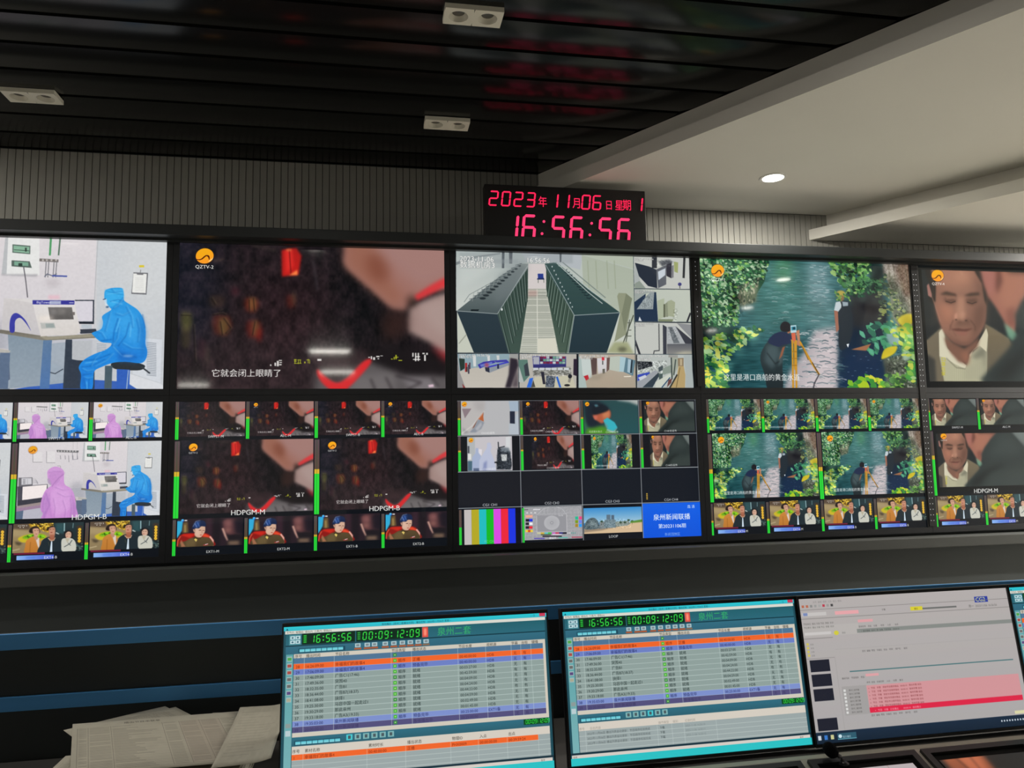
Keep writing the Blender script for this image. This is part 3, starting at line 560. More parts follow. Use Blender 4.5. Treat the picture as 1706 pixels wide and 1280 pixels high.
    c.foliage([(340, 300), (510, 230), (470, 400), (360, 440)], 120, 22, ['7c8068', 'a0a088', '4a5a48', '5c6a50', '36443a'], r, (1.2, 1.9))
    c.foliage([(70, 690), (330, 610), (480, 590), (530, 620), (430, 670), (320, 780), (240, 860), (90, 850)], 190, 46, ['7aa86a', '9cc08a', '4a8a50', 'b8c060', '2f6a44', '86b048', '1f4c38'], r)
    c.foliage([(80, 830), (220, 850), (290, 900), (280, 1040), (90, 1040)], 110, 48, ['8fb83c', '6aa04c', 'a8c458', '2f6a40', '3c7c4a', 'd0c848'], r)
    for k in range(7): c.noise(.16, 26+9*k, 30+7*k, [(30, 80), (580, 92), (540, 250), (380, 430), (350, 600), (540, 620), (300, 860), (290, 1050), (60, 1050)], (.9, 1, .8), blur=14)
    # right-hand foreground leaves
    c.foliage([(1240, 640), (1330, 570), (1480, 560), (1560, 640), (1440, 800), (1300, 780)], 60, 62, ['3c8a66', '2c6a54', '5aa886', '1f4c44', '48966c'], r)
    c.P([(1430, 640), (1500, 590), (1570, 650), (1540, 710), (1460, 720)], '7f9e9c', 1, 4, sm=True); c.P([(1510, 540), (1560, 500), (1618, 500), (1618, 560), (1560, 590)], 'c8b83c', 1, 3, sm=True); c.P([(1392, 820), (1420, 750), (1505, 730), (1490, 780), (1430, 815)], 'c8b428', 1, 2, sm=True)
    c.P([(1500, 600), (1600, 590), (1630, 640), (1560, 680)], 'b4b83c', 1, 4, sm=True); c.P([(1560, 690), (1640, 640), (1640, 800), (1580, 820), (1540, 760)], '6aa050', 1, 4, sm=True); c.P([(1550, 960), (1640, 830), (1640, 1000)], '4a9a44', 1, 4); c.E(1575, 800, 30, 40, '9cb4a0', .8, 4)
    c.foliage([(1400, 620), (1640, 560), (1640, 1010), (1560, 900), (1540, 760)], 50, 52, ['7cb048', 'b8c450', '4a8c48', '9cc07c', '2c5c3c'], r)
    c.foliage([(1160, 960), (1280, 950), (1420, 980), (1420, 1040), (1150, 1040)], 46, 62, ['a8c428', '5aa43c', 'd0d040', '3c8a38', '7cb42c'], r)
    c.foliage([(1420, 940), (1560, 930), (1560, 1040), (1430, 1040)], 50, 44, ['5a8c3c', '3c6a34', '7ca84c', '2c4a30'], r)
    for k in range(3): c.noise(.12, 30+9*k, 30+9*k, [(1000, 100), (1640, 110), (1640, 1050), (1420, 1050), (1400, 560), (1200, 400)], (.9, 1, .8), blur=14)
    # the surveyor bending to his tripod
    c.P([(570, 690), (640, 640), (700, 640), (750, 690), (690, 740), (672, 860), (670, 1050), (570, 1050), (540, 930), (512, 840), (520, 770)], '2b3c40', 1, 1, c2='1c262a', sm=True); c.P([(560, 720), (640, 720), (650, 800), (600, 900), (540, 840)], '4a5c60', .8, 8); c.P([(650, 780), (690, 730), (672, 850), (640, 880)], '566a6c', .6, 4); c.L([(560, 780), (620, 860), (650, 840)], 4, '141c20', .7, 2)
    c.P([(568, 700), (600, 650), (660, 625), (720, 640), (750, 680), (730, 710), (680, 720), (640, 735)], '1f2b48', 1, 1, sm=True)
    c.P([(730, 680), (790, 690), (818, 715), (800, 732), (740, 705)], 'b47858', 1, 1); c.P([(770, 620), (795, 610), (800, 690), (815, 720), (790, 720), (776, 660)], 'bd8060', 1, 1); c.P([(700, 610), (728, 600), (732, 630), (712, 640)], 'a86a50', 1, 1); c.P([(672, 740), (692, 730), (670, 800), (645, 830)], '9c5c40', .9, 1)
    c.P([(657, 580), (680, 552), (712, 556), (732, 584), (726, 620), (690, 626), (660, 615)], '1c1c22', 1, 1, sm=True)
    c.P([(730, 580), (772, 576), (774, 630), (732, 634)], 'b4d0d8'); c.P([(736, 590), (768, 586), (770, 612), (738, 616)], '2a8aa0'); c.E(756, 600, 10, 10, '103c4c'); c.P([(736, 634), (766, 632), (770, 690), (742, 694)], 'd2664a')
    for l, w in (([(744, 690), (750, 1040)], 8), ([(770, 690), (774, 1040)], 8), ([(800, 700), (890, 860), (938, 935)], 8), ([(760, 700), (762, 900)], 5)): c.L(l, w, 'c8912c')
    for y in (770, 820, 870): c.L([(744, y), (776, y)], 4, 'a8761e')
    c.L([(890, 850), (938, 938)], 4, '5a4424'); c.L([(938, 938), (905, 1000), (895, 1050)], 5, '3a3840', .9, 1); c.L([(814, 730), (860, 830)], 4, '8a6420')
    # the man in waders
    c.P([(1055, 470), (1080, 405), (1130, 400), (1160, 420), (1185, 520), (1180, 640), (1140, 740), (1085, 740), (1080, 560)], '222c34', 1, 1, sm=True); c.P([(1048, 470), (1060, 410), (1105, 400), (1100, 450), (1078, 480)], 'c2ccd0', 1, 1); c.P([(1108, 405), (1150, 410), (1150, 436), (1112, 440)], '9aa8b0', 1, 1); c.L([(1096, 400), (1112, 450)], 5, '28323a'); c.P([(1048, 470), (1076, 476), (1080, 560), (1084, 610), (1064, 630), (1054, 540)], 'a06a56', 1, 1)
    c.E(1096, 350, 34, 26, 'b0a04c', 1, 2); c.E(1100, 380, 22, 22, '8a6a48', 1, 2); c.foliage([(1040, 330), (1160, 320), (1180, 400), (1060, 400)], 24, 26, ['6a9a4a', '3c6a3c', '8aac5c'], r)
    c.P([(1138, 716), (1158, 712), (1150, 742)], 'e8ecf0'); c.P([(1170, 755), (1320, 712), (1280, 764)], '9a6848', 1, 1)
    c.T('这里是港口商船的黄金水道', 245, 977, 28, 'f0f0ee', bold=.005, sx=.94)
    c.soft(.55)
    return c
def pic_man():
    c = Canvas(PW, PH, '20262a', 9).grid(Q_MAN, (1510, 420, 196/1045))
    c.P([(100, 140), (1900, 150), (1900, 1200), (100, 1200)], '252b2c', c2='1c2224'); c.E(860, 480, 160, 240, '1a2224', .9, 30); c.P([(1250, 100), (2000, 100), (2000, 700), (1700, 500)], '77807c', .9, 40)
    # listener's jacket and shirt
    c.P([(150, 800), (300, 670), (420, 860), (500, 1000), (640, 900), (690, 640), (760, 680), (900, 770), (960, 960), (900, 1160), (170, 1160)], '6f6654', 1, 3, sm=False); c.P([(150, 900), (240, 960), (250, 1160), (170, 1160)], '3c3c38', 1, 6); c.P([(700, 660), (850, 740), (960, 830), (960, 1160), (690, 1160)], '776a52', 1, 8, c2='5c5648')
    c.P([(280, 700), (320, 680), (345, 840), (400, 950), (520, 1020), (545, 920), (620, 850), (700, 680), (712, 720), (700, 1150), (320, 1150), (280, 930)], 'b6b096', 1, 2, c2='b4b294')
    for k in range(22): c.L([(330+17*k, 960+30*abs(k-11)/11), (330+17*k, 1150)], 1.6, '8f8c72', .45)
    c.P([(560, 940), (640, 850), (700, 850), (690, 1100), (660, 930), (620, 960)], '55564a', .6, 10); c.P([(500, 1040), (700, 920), (700, 1140), (500, 1140)], 'a09c84', .5, 10)
    c.P([(275, 720), (305, 685), (350, 860), (520, 1010), (505, 1040), (420, 1000), (330, 945), (280, 930)], 'd2ccb2', 1, 1); c.P([(545, 915), (600, 850), (700, 680), (714, 740), (700, 890), (640, 835), (580, 880), (552, 940)], 'd0c8ac', 1, 1); c.L([(340, 945), (430, 1030), (510, 1040)], 4, '5c5a4a', .6, 2)
    c.P([(320, 760), (500, 860), (640, 760), (620, 850), (545, 910), (528, 1000), (450, 980), (380, 900), (340, 830)], '7c5848', 1, 6); c.P([(470, 900), (545, 890), (550, 960), (525, 1015)], '96644f', .8, 9)
    # head
    c.P([(185, 120), (640, 120), (710, 330), (700, 470), (230, 470), (190, 280)], '23211f', 1, 3, sm=True)
    c.P([(238, 130), (600, 130), (660, 240), (700, 400), (700, 560), (680, 660), (620, 760), (540, 830), (460, 830), (370, 780), (300, 680), (262, 570), (236, 450), (228, 260)], '8d6453', 1, 4, sm=True)
    c.P([(168, 300), (186, 280), (215, 380), (210, 410), (180, 390)], '9c6e64', 1, 2); c.L([(210, 390), (240, 470), (290, 620)], 3, 'b88c78', .7, 2)
    c.P([(270, 150), (560, 150), (600, 260), (480, 330), (330, 320), (260, 260)], 'a87660', .9, 20); c.P([(260, 440), (400, 480), (420, 600), (330, 680), (270, 560)], 'a06a55', .8, 18); c.P([(560, 480), (690, 470), (690, 600), (600, 720), (540, 620)], '7c5748', .8, 18); c.P([(600, 200), (700, 330), (705, 520), (640, 460)], '6a4a3e', .8, 18)
    c.P([(285, 380), (340, 352), (430, 376), (435, 396), (350, 384)], '33261f', .9, 5); c.P([(500, 390), (560, 366), (640, 360), (640, 384), (560, 396)], '33261f', .9, 5)
    c.P([(320, 410), (420, 400), (440, 440), (380, 462), (330, 445)], '553a30', .8, 8); c.P([(515, 420), (620, 405), (625, 450), (570, 470), (525, 450)], '4e362c', .8, 8); c.L([(338, 440), (385, 455), (425, 440)], 4, '2a1c18', .9, 1.5); c.L([(530, 448), (575, 462), (615, 446)], 4, '2a1c18', .9, 1.5)
    c.P([(450, 400), (500, 400), (510, 560), (495, 620), (445, 610), (420, 590)], 'b08068', .8, 8); c.P([(415, 560), (440, 540), (440, 600), (415, 600)], 'c89078', .8, 4); c.P([(440, 600), (500, 625), (540, 590), (560, 640), (440, 650)], '5c4034', .8, 8); c.E(490, 560, 22, 26, 'bc8c74', .7, 8); c.E(430, 605, 10, 6, '3a2620', .8, 2); c.E(520, 612, 12, 6, '3a2620', .8, 2)
    c.P([(380, 690), (450, 680), (490, 688), (580, 682), (520, 712), (440, 708)], '5a342c', .95, 3); c.P([(420, 710), (540, 712), (510, 745), (450, 742)], '905c50', .8, 5); c.P([(420, 640), (560, 640), (570, 680), (400, 680)], '6e4e40', .6, 10); c.P([(330, 700), (400, 780), (540, 800), (640, 700), (600, 780), (540, 835), (460, 838), (370, 790)], '5e4238', .7, 12)
    c.L([(375, 650), (400, 700), (430, 750)], 4, '6a483c', .6, 4); c.L([(470, 170), (490, 200)], 6, 'd0a484', .5, 5)
    c.P([(228, 200), (246, 190), (250, 330), (246, 450), (232, 430), (222, 300)], '1f1c1a', .9, 3); c.P([(585, 130), (650, 150), (712, 320), (704, 480), (686, 430), (664, 280), (610, 190)], '24201d', .95, 4)
    c.P([(290, 470), (400, 490), (410, 560), (340, 600)], 'b47c62', .5, 12); c.P([(430, 180), (540, 190), (520, 260), (420, 250)], 'bc8a6e', .5, 14); c.L([(405, 610), (380, 660), (372, 700)], 5, '5e4034', .6, 3); c.L([(560, 610), (600, 660), (600, 700)], 5, '4e362c', .6, 3); c.P([(610, 480), (700, 460), (690, 620), (620, 740), (570, 760)], '54392f', .5, 14)
    c.P([(340, 400), (420, 396), (430, 420), (345, 425)], '9c705a', .5, 3); c.L([(345, 455), (380, 468), (425, 456)], 3, '7c5444', .6, 2); c.L([(535, 462), (575, 476), (612, 462)], 3, '6c483a', .6, 2); c.P([(440, 770), (540, 775), (520, 800), (460, 800)], '9c6c58', .5, 8)
    # second person's head and dark back
    c.P([(655, 150), (820, 150), (1300, 150), (1250, 320), (1100, 460), (980, 600), (950, 740), (900, 720), (860, 620), (790, 500), (720, 400), (680, 270)], '9c6454', 1, 7); c.P([(820, 170), (1100, 160), (1150, 330), (950, 520), (880, 540), (800, 380)], 'a8705a', .8, 22); c.P([(655, 150), (780, 150), (800, 300), (740, 400), (690, 300)], 'a4685e', .9, 12); c.P([(800, 150), (830, 150), (850, 260), (800, 380), (786, 300)], '5c342c', .8, 10); c.P([(880, 520), (960, 480), (960, 640), (900, 680)], '7c4c40', .8, 12)
    c.P([(860, 630), (950, 700), (1000, 760), (940, 800), (890, 750)], '6f9a80', .95, 7); c.P([(850, 130), (1400, 130), (1300, 190), (900, 180)], '3a2c28', .9, 14)
    c.P([(1240, 170), (1500, 180), (1700, 420), (1900, 620), (1900, 1160), (700, 1160), (640, 1140), (900, 860), (980, 720), (960, 560), (1020, 440), (1130, 290)], '2c3534', 1, 9); c.P([(1250, 200), (1500, 260), (1750, 560), (1300, 620), (1050, 640)], '3a4442', .8, 40); c.P([(740, 1140), (900, 960), (1100, 820), (1400, 760), (1100, 940), (900, 1140)], '171d1c', .8, 22); c.P([(1100, 900), (1900, 800), (1900, 1160), (1000, 1160)], '39423f', .8, 40)
    for k, ch in enumerate('口罩在家'): c.T(ch, 316, 972+42*k, 21, 'c8bc28', 'c', .01)
    c.soft(.7)
    return c
def branded(src, quad, crop, x, y, name, r=27, dim=1.0):
    c = src.copy().grid(quad, crop); c.logo(x, y, r, name, dim, ts=17 if name else None); return c
def pic_trio():
    c = Canvas(440, 248, '3a3020', 11).grid([(40, 110), (1640, 88), (1610, 735), (30, 800)])
    c.P([(0, 80), (1000, 80), (1000, 820), (0, 820)], 'a08a60', c2='8a7858'); c.P([(0, 80), (500, 80), (420, 250), (0, 240)], '5a4a3c', 1, 6); c.P([(0, 230), (460, 300), (420, 420), (0, 400)], 'a8946c', .9, 10); c.P([(80, 520), (260, 560), (200, 620), (120, 600)], '4a3f30', .9, 6); c.L([(40, 740), (200, 700)], 7, 'd8c8a0', .7, 3)
    c.P([(400, 110), (980, 100), (960, 250), (840, 320), (560, 200), (440, 190)], 'b48a24', 1, 4); c.foliage([(400, 110), (980, 100), (960, 240), (840, 310), (560, 200)], 90, 60, ['d8b43c', '8a6a1c', '4a3a18', 'e8c850', '2c2414'], c.rng)
    c.P([(160, 450), (300, 380), (480, 350), (700, 350), (820, 410), (700, 500), (560, 540), (300, 550), (200, 520)], 'c8b42c', 1, 3, sm=True); c.P([(260, 440), (400, 370), (700, 360), (790, 410), (700, 460), (420, 470)], '6aa418', 1, 5, sm=True); c.foliage([(280, 430), (420, 370), (760, 380), (760, 440), (420, 470)], 50, 60, ['7cc01c', '4a8414', '8ad028', '3a6a10'], c.rng)
    c.P([(970, 80), (1700, 80), (1700, 820), (960, 820)], '26363a', c2='20282c'); c.P([(1020, 110), (1200, 100), (1200, 350), (1040, 330)], '2f5054', 1, 6); c.L([(1215, 110), (1212, 290)], 7, '9fc4c8', .9, 1); c.L([(1410, 110), (1400, 220)], 4, '8ab0b4', .8, 1); c.P([(1030, 310), (1100, 350), (1090, 365), (1020, 340)], 'd0dcd8', .9, 2)
    c.foliage([(1450, 560), (1620, 560), (1600, 740), (1450, 740)], 30, 70, ['3a5054', '1c2628', '5a6a60'], c.rng)
    SK = 'c99a80'
    c.P([(330, 640), (360, 500), (500, 410), (620, 430), (680, 520), (680, 800), (330, 800)], 'c8843c', 1, 1, c2='b8762f', sm=True); c.L([(450, 540), (440, 780)], 5, '8f5a20', .7, 2); c.P([(560, 440), (650, 440), (660, 720), (620, 640)], 'd8ccc4', 1, 2); c.P([(520, 380), (610, 390), (620, 470), (570, 500), (530, 440)], 'b98a70', 1, 2)
    c.P([(430, 320), (430, 230), (520, 170), (620, 180), (660, 260), (640, 330)], '2a1f1a', 1, 2, sm=True); c.P([(505, 230), (620, 220), (650, 300), (620, 390), (570, 410), (525, 370), (500, 300)], SK, 1, 2, sm=True); c.L([(535, 275), (565, 272)], 3, '4a2c20'); c.L([(600, 270), (630, 270)], 3, '4a2c20'); c.E(580, 352, 16, 8, '9c4a40'); c.E(590, 310, 12, 26, 'd8ac90', .8, 2)
    c.P([(680, 600), (740, 480), (870, 420), (1000, 430), (1110, 510), (1180, 760), (640, 800)], '212c32', 1, 1, sm=True); c.P([(920, 520), (944, 510), (948, 770), (890, 775)], 'd0e0ec'); c.P([(850, 440), (1000, 430), (980, 510), (900, 520)], 'a86a50', 1, 2); c.L([(850, 450), (900, 500), (980, 500), (1010, 440)], 5, 'd8c0a0', .8)
    c.P([(870, 230), (900, 170), (980, 190), (1010, 260)], '2a201c', 1, 2, sm=True); c.P([(880, 220), (990, 200), (1010, 300), (980, 430), (900, 430), (870, 320)], 'c48c72', 1, 2, sm=True); c.L([(890, 250), (920, 240)], 3, '4a2c20'); c.L([(950, 240), (985, 245)], 3, '4a2c20'); c.E(925, 318, 26, 9, '8a3c34'); c.P([(880, 370), (1000, 370), (985, 480), (890, 470)], 'a05c44', .8, 4); c.L([(860, 540), (880, 620)], 3, '5a5c3c', .6)
    c.P([(1215, 400), (1220, 310), (1300, 270), (1390, 320), (1390, 420), (1350, 460), (1240, 450)], '1c1a1c', 1, 2, sm=True); c.P([(1240, 350), (1300, 300), (1360, 330), (1360, 420), (1300, 470), (1245, 430)], 'd0a890', 1, 2, sm=True); c.E(1275, 412, 15, 8, 'a04848'); c.L([(1260, 360), (1285, 355)], 3, '4a3028'); c.L([(1310, 355), (1340, 358)], 3, '4a3028')
    c.P([(1145, 620), (1160, 480), (1250, 450), (1380, 460), (1460, 560), (1440, 750), (1180, 755)], 'c8c8bc', 1, 1, sm=True); c.L([(1210, 650), (1330, 580), (1380, 500)], 6, '3c4448', .8, 1); c.L([(1290, 560), (1350, 620)], 4, '3c4448', .8, 1); c.P([(1230, 460), (1330, 460), (1280, 560)], 'b8b098', 1, 2)
    c.R(1490, 170, 1600, 560, '5a3418', .6, 6)
    for k in range(5): c.E(1548-3*k, 258+65*k, 34, 34, 'f2c440', 1, 1); c.E(1548-3*k, 258+65*k, 14, 14, 'c88a20', .7, 1)
    c.T('CCTV 3', 150, 172, 17, 'f0eee8', bold=.02); c.R(190, 185, 215, 202, 'e8e4dc'); c.R(265, 185, 290, 202, 'e8e4dc')
    return c
def pic_officer():
    c = Canvas(440, 248, '241c22', 13).grid([(110, 130), (1680, 90), (1680, 800), (120, 860)])
    c.P([(0, 80), (1700, 80), (1700, 900), (0, 900)], '2a1f26'); c.P([(800, 100), (940, 100), (940, 900), (800, 900)], '3a2630', .8, 8); c.P([(980, 100), (1150, 100), (1150, 900), (980, 900)], '1e1a1e', .8, 8)
    c.P([(110, 180), (250, 180), (230, 430), (160, 560), (110, 640)], '2fa6d8', 1, 3, c2='3ab0d0'); c.P([(260, 220), (360, 200), (390, 480), (240, 490)], '6a5434', 1, 5); c.L([(300, 290), (310, 470)], 12, 'a89058', .8, 4)
    c.P([(120, 840), (140, 640), (230, 530), (420, 500), (800, 500), (930, 580), (990, 680), (980, 830)], '8a1c18', 1, 3, sm=True); c.P([(160, 600), (260, 520), (460, 510), (560, 530), (430, 620), (240, 560)], 'c8281c', 1, 5); c.P([(720, 540), (790, 510), (920, 580), (880, 610), (740, 590)], 'e0482c', 1, 4); c.L([(910, 590), (975, 680), (970, 820)], 13, 'e0a898', 1, 2); c.L([(130, 830), (145, 680), (200, 580)], 8, 'd05840', .9, 2)
    c.P([(200, 740), (330, 700), (470, 620), (640, 610), (800, 600), (920, 650), (960, 840), (220, 860)], '5a4a30', 1, 2, c2='4a3c28', sm=True); c.P([(330, 720), (470, 620), (580, 700), (560, 840), (330, 850)], '6c5a3a', .8, 8); c.P([(220, 660), (236, 690), (330, 840), (230, 850), (200, 740)], 'a87050', .9, 3)
    c.P([(500, 620), (560, 570), (660, 620), (700, 600), (690, 650), (580, 680)], '4a3c26', 1, 2); c.P([(530, 660), (560, 630), (610, 660), (580, 720)], 'd8c068'); c.P([(740, 800), (870, 760), (870, 800), (780, 820)], 'a84040', .9, 1); c.L([(800, 790), (860, 770)], 5, 'd8d0d0')
    c.P([(545, 440), (560, 360), (760, 310), (790, 380), (780, 470), (740, 540), (690, 600), (600, 600), (540, 540)], 'd2aa92', 1, 2, sm=True); c.P([(560, 400), (660, 380), (650, 540), (580, 560)], 'dcb8a2', .8, 8); c.P([(495, 400), (525, 390), (550, 460), (520, 470)], 'c89a82', 1, 2)
    c.P([(470, 370), (500, 260), (560, 180), (680, 160), (780, 200), (800, 320), (690, 320), (640, 370), (560, 370), (500, 390)], '1c2848', 1, 2, sm=True); c.P([(520, 280), (560, 200), (660, 190), (640, 340), (540, 360)], '2c4c8c', .9, 6); c.L([(540, 250), (590, 350)], 4, '8aa4d8', .7, 1); c.L([(600, 210), (650, 330)], 4, '5a80c0', .7, 1); c.L([(495, 330), (560, 190), (660, 165)], 4, 'b0b8c8', .6, 2)
    c.L([(640, 425), (690, 420)], 4, '4a2a24'); c.L([(730, 425), (770, 430)], 4, '4a2a24'); c.E(690, 545, 26, 10, 'b04038', 1, 1); c.L([(712, 430), (716, 500)], 6, 'b88a74', .8, 2)
    c.P([(1210, 180), (1300, 130), (1520, 130), (1650, 300), (1650, 560), (1400, 560), (1280, 500), (1220, 380)], '5c3a3c', 1, 8); c.E(1340, 250, 90, 90, '8a5a58', .9, 16); c.E(1330, 420, 70, 60, '9c6a60', .8, 14); c.P([(1450, 130), (1700, 130), (1700, 560), (1500, 520)], '1e1a22', .95, 14); c.L([(1205, 380), (1270, 560), (1330, 680)], 14, 'd0a090', .9, 4)
    c.P([(1320, 560), (1500, 520), (1700, 540), (1700, 820), (1260, 820), (1340, 700)], '201c20', 1, 8); c.P([(1340, 700), (1600, 690), (1600, 800), (1340, 800)], '7a6250', .9, 10)
    c.E(238, 165, 34, 34, '4ab4f0'); c.E(250, 190, 20, 14, '2a50c0'); c.R(285, 150, 350, 182, 'e4e0e0', .9, 1)
    return c
def stamp(c, s, x, y, size, a='l'):
    for dx, dy in ((1, 1), (-1, 0)): c.T(s, x+dx*.3, y+dy*.3, size, '303030', a, .02, .8)
    c.T(s, x, y, size, 'f2f2ee', a, .01)
def pic_rooms():
    c = Canvas(PW, PH, '10141a', 15).grid(Q_ROOMS, (750, 400, 420/1706)); r = c.rng
    # server hall
    c.P([(40, 66), (1240, 108), (1250, 770), (50, 762)], 'b4bcb6', c2='c6cabe'); c.P([(40, 66), (540, 84), (520, 150), (40, 480)], 'a8b2b0', c2='c8ccc6'); c.P([(60, 110), (350, 120), (300, 190), (60, 340)], 'c2c8c4', .8, 10); c.P([(480, 80), (900, 96), (880, 200), (700, 160), (520, 150)], 'b0b6ba'); c.P([(890, 100), (1240, 200), (1250, 560), (1130, 480), (900, 300)], 'a8b0a0', c2='aeb6a6'); c.P([(890, 96), (1240, 108), (1240, 195), (1000, 130)], 'b0b8a8')
    for x in (930, 985, 1060, 1110): c.L([(x, 140), (x+10, 330)], 3, '8f9880', .7, 1)
    c.P([(350, 84), (368, 84), (366, 190), (350, 190)], '333a40'); c.P([(398, 84), (422, 84), (420, 160), (400, 160)], '3a4046'); c.P([(740, 92), (754, 92), (752, 150), (742, 150)], '333a40'); c.P([(40, 150), (160, 110), (340, 86), (340, 96), (170, 122), (40, 170)], '7f8788')
    c.P([(528, 160), (648, 160), (650, 330), (528, 330)], 'd0c8c6'); c.P([(592, 228), (630, 228), (632, 258), (594, 258)], '2a3c88'); c.P([(590, 258), (634, 256), (638, 268), (588, 268)], '24305c'); c.L([(596, 268), (596, 290)], 2, '445'*2); c.L([(634, 268), (634, 288)], 2, '445'*2)
    c.P([(528, 330), (648, 330), (740, 770), (470, 764)], 'a9aca0', c2='b8bbae')
    for k in range(9):
        y = 345+430*(k/9.0)**1.35; c.L([(528-58*(y-330)/440, y), (648+92*(y-330)/440, y)], 2.2, 'd8d8cc', .9)
        for j in range(4): c.L([(528-58*(y-330)/440+6, y+8+j*8*(1+k*.15)), (648+92*(y-330)/440-6, y+8+j*8*(1+k*.15))], 2, '84867e', .5)
    c.L([(588, 335), (592, 765)], 3, 'd4d4c8'); c.P([(590, 668), (712, 664), (728, 768), (592, 766)], 'd2d0c0'); c.P([(530, 340), (590, 340), (588, 380), (526, 382)], 'b88a84', .5, 4)
    DK = '2c3a42'
    c.P([(45, 480), (330, 250), (470, 160), (528, 160), (526, 250), (320, 500)], '8a9290', c2='4a5658'); c.P([(330, 250), (470, 160), (526, 165), (440, 330), (300, 440)], '6a7476', .7, 12)
    c.P([(320, 500), (526, 190), (526, 390), (500, 560), (470, 764), (395, 764)], '33443e', c2='3f524a'); c.P([(45, 480), (320, 500), (395, 764), (160, 762)], DK, c2='26343c')
    for k in range(9):
        t = (k/9.0)**.8; x0, y0 = 330+190*t, 490-300*t; x1, y1 = 400+126*t, 764-380*t; c.L([(x0, y0), (x1, y1)], 2.2, '8a9a94', .7); c.L([(x0+6, y0+4), (x1+6, y1)], 4, '25342e', .7)
    c.L([(45, 480), (320, 500), (525, 175)], 2.5, '9aa4a4', .9)
    c.P([(640, 160), (720, 150), (930, 330), (1148, 490), (840, 510), (650, 200)], '39504e', c2='2f4646'); c.P([(650, 200), (840, 510), (800, 764), (735, 764), (690, 540), (650, 330)], '33463e', c2='4a5c50'); c.P([(840, 510), (1148, 490), (1060, 764), (800, 764)], '2a3c44', c2='24343c')
    for k in range(9):
        t = (k/9.0)**.8; x0, y0 = 835-170*t, 510-290*t; x1, y1 = 790-140*t, 764-420*t; c.L([(x0, y0), (x1, y1)], 2.2, '9aaea2', .7); c.L([(x0-6, y0+4), (x1-6, y1)], 4, '25352e', .7)
    c.L([(648, 170), (840, 510), (1146, 492)], 2.5, 'a4b0b0', .9); c.L([(840, 510), (800, 764)], 2.5, 'b4bcb8', .8)
    for k in range(11):
        t = k/11; x, y = 700+350*t, 150+270*t; c.L([(x, y), (x+30+20*t, y+8+6*t)], 2, '9fb0ac', .9)
        x, y = 760+180*t, 200+210*t; c.L([(x, y), (x+20, y+6), (x+34, y-4)], 3, '18242a', .9); c.E(690+150*t, 180+300*t, 4, 6, 'd0d8d8', .8)
    c.L([(720, 155), (930, 350), (1030, 430)], 3, 'c4ccc8', .9); c.L([(740, 150), (960, 350), (1085, 430)], 3, 'b0bab6', .9); c.L([(760, 150), (1050, 390)], 4, '6f7c78', .8)
    for k in range(12):
        t = k/12; x, y = 130+340*t, 400-250*t; c.L([(x, y), (x+70-30*t, y-12)], 2, '3a444a', .9); c.L([(x+20, y+14), (x+30, y-40+20*t)], 1.6, '8f9896', .9); c.E(220+270*t, 395-240*t, 22-12*t, 8-4*t, '20282c', .9, 1)
    c.L([(95, 420), (130, 370), (330, 260), (470, 170)], 2, '6a7474', .8)
    c.P([(140, 470), (196, 470), (190, 480), (140, 480)], '10181c'); c.E(350, 470, 5, 9, 'e8ecec')
    c.P([(1130, 380), (1140, 358), (1190, 360), (1230, 395), (1190, 640), (1110, 690), (1150, 500)], '8f947c'); c.P([(1190, 362), (1232, 396), (1180, 620), (1160, 500)], '7a806a'); c.L([(1240, 510), (1170, 700)], 4, '4a5044'); c.L([(1215, 540), (1190, 690)], 4, '5a6054')
    for y in (560, 610, 650): c.L([(1200, y), (1225, y)], 3, '5a6054')
    c.P([(1060, 764), (1110, 690), (1200, 690), (1245, 770)], 'a0a480', 1, 4); c.E(1165, 740, 30, 16, '4a4a3c', .7, 5); c.P([(50, 500), (160, 762), (50, 762)], 'c2c6b8'); c.L([(60, 700), (110, 640)], 4, '8a8e80', .7)
    c.R(64, 86, 830, 158, '8f979a', .45, 3); c.R(64, 130, 460, 190, '8f979a', .45, 3)
    stamp(c, '2023-11-06', 66, 142, 27); stamp(c, '16:56:56', 524, 152, 26); stamp(c, '数据机房3', 66, 184, 29)
    # right column
    c.grid(Q_ROOMS, (1050, 425, 115/892))
    c.P([(40, 20), (760, 40), (770, 440), (50, 430)], 'c0c2bc'); c.P([(60, 100), (250, 150), (340, 190), (350, 430), (230, 400), (100, 260)], '29303c'); c.P([(340, 185), (465, 130), (465, 380), (360, 430)], '5c6068'); c.P([(358, 215), (455, 170), (452, 260), (366, 325)], 'c4ccd4'); c.P([(465, 110), (535, 90), (530, 300), (468, 270)], '2c2c38'); c.P([(535, 140), (562, 130), (560, 290), (530, 300)], '77777c'); c.P([(280, 30), (345, 30), (345, 170), (280, 170)], '2c3038'); c.P([(565, 85), (620, 95), (615, 232), (570, 215)], '9aa26a'); c.L([(700, 40), (690, 290)], 9, '2a2c30'); c.P([(360, 80), (500, 60), (560, 90), (420, 150)], '54585e', 1, 3); c.E(640, 378, 24, 22, '3a3a78'); c.L([(640, 395), (642, 430)], 3, '444'*2); c.P([(50, 380), (110, 320), (200, 430), (60, 430)], '8a948a'); c.P([(60, 100), (130, 330), (50, 370)], 'a8aeac'); c.noise(.2, 3, 4, [(330, 60), (560, 60), (540, 160), (330, 150)])
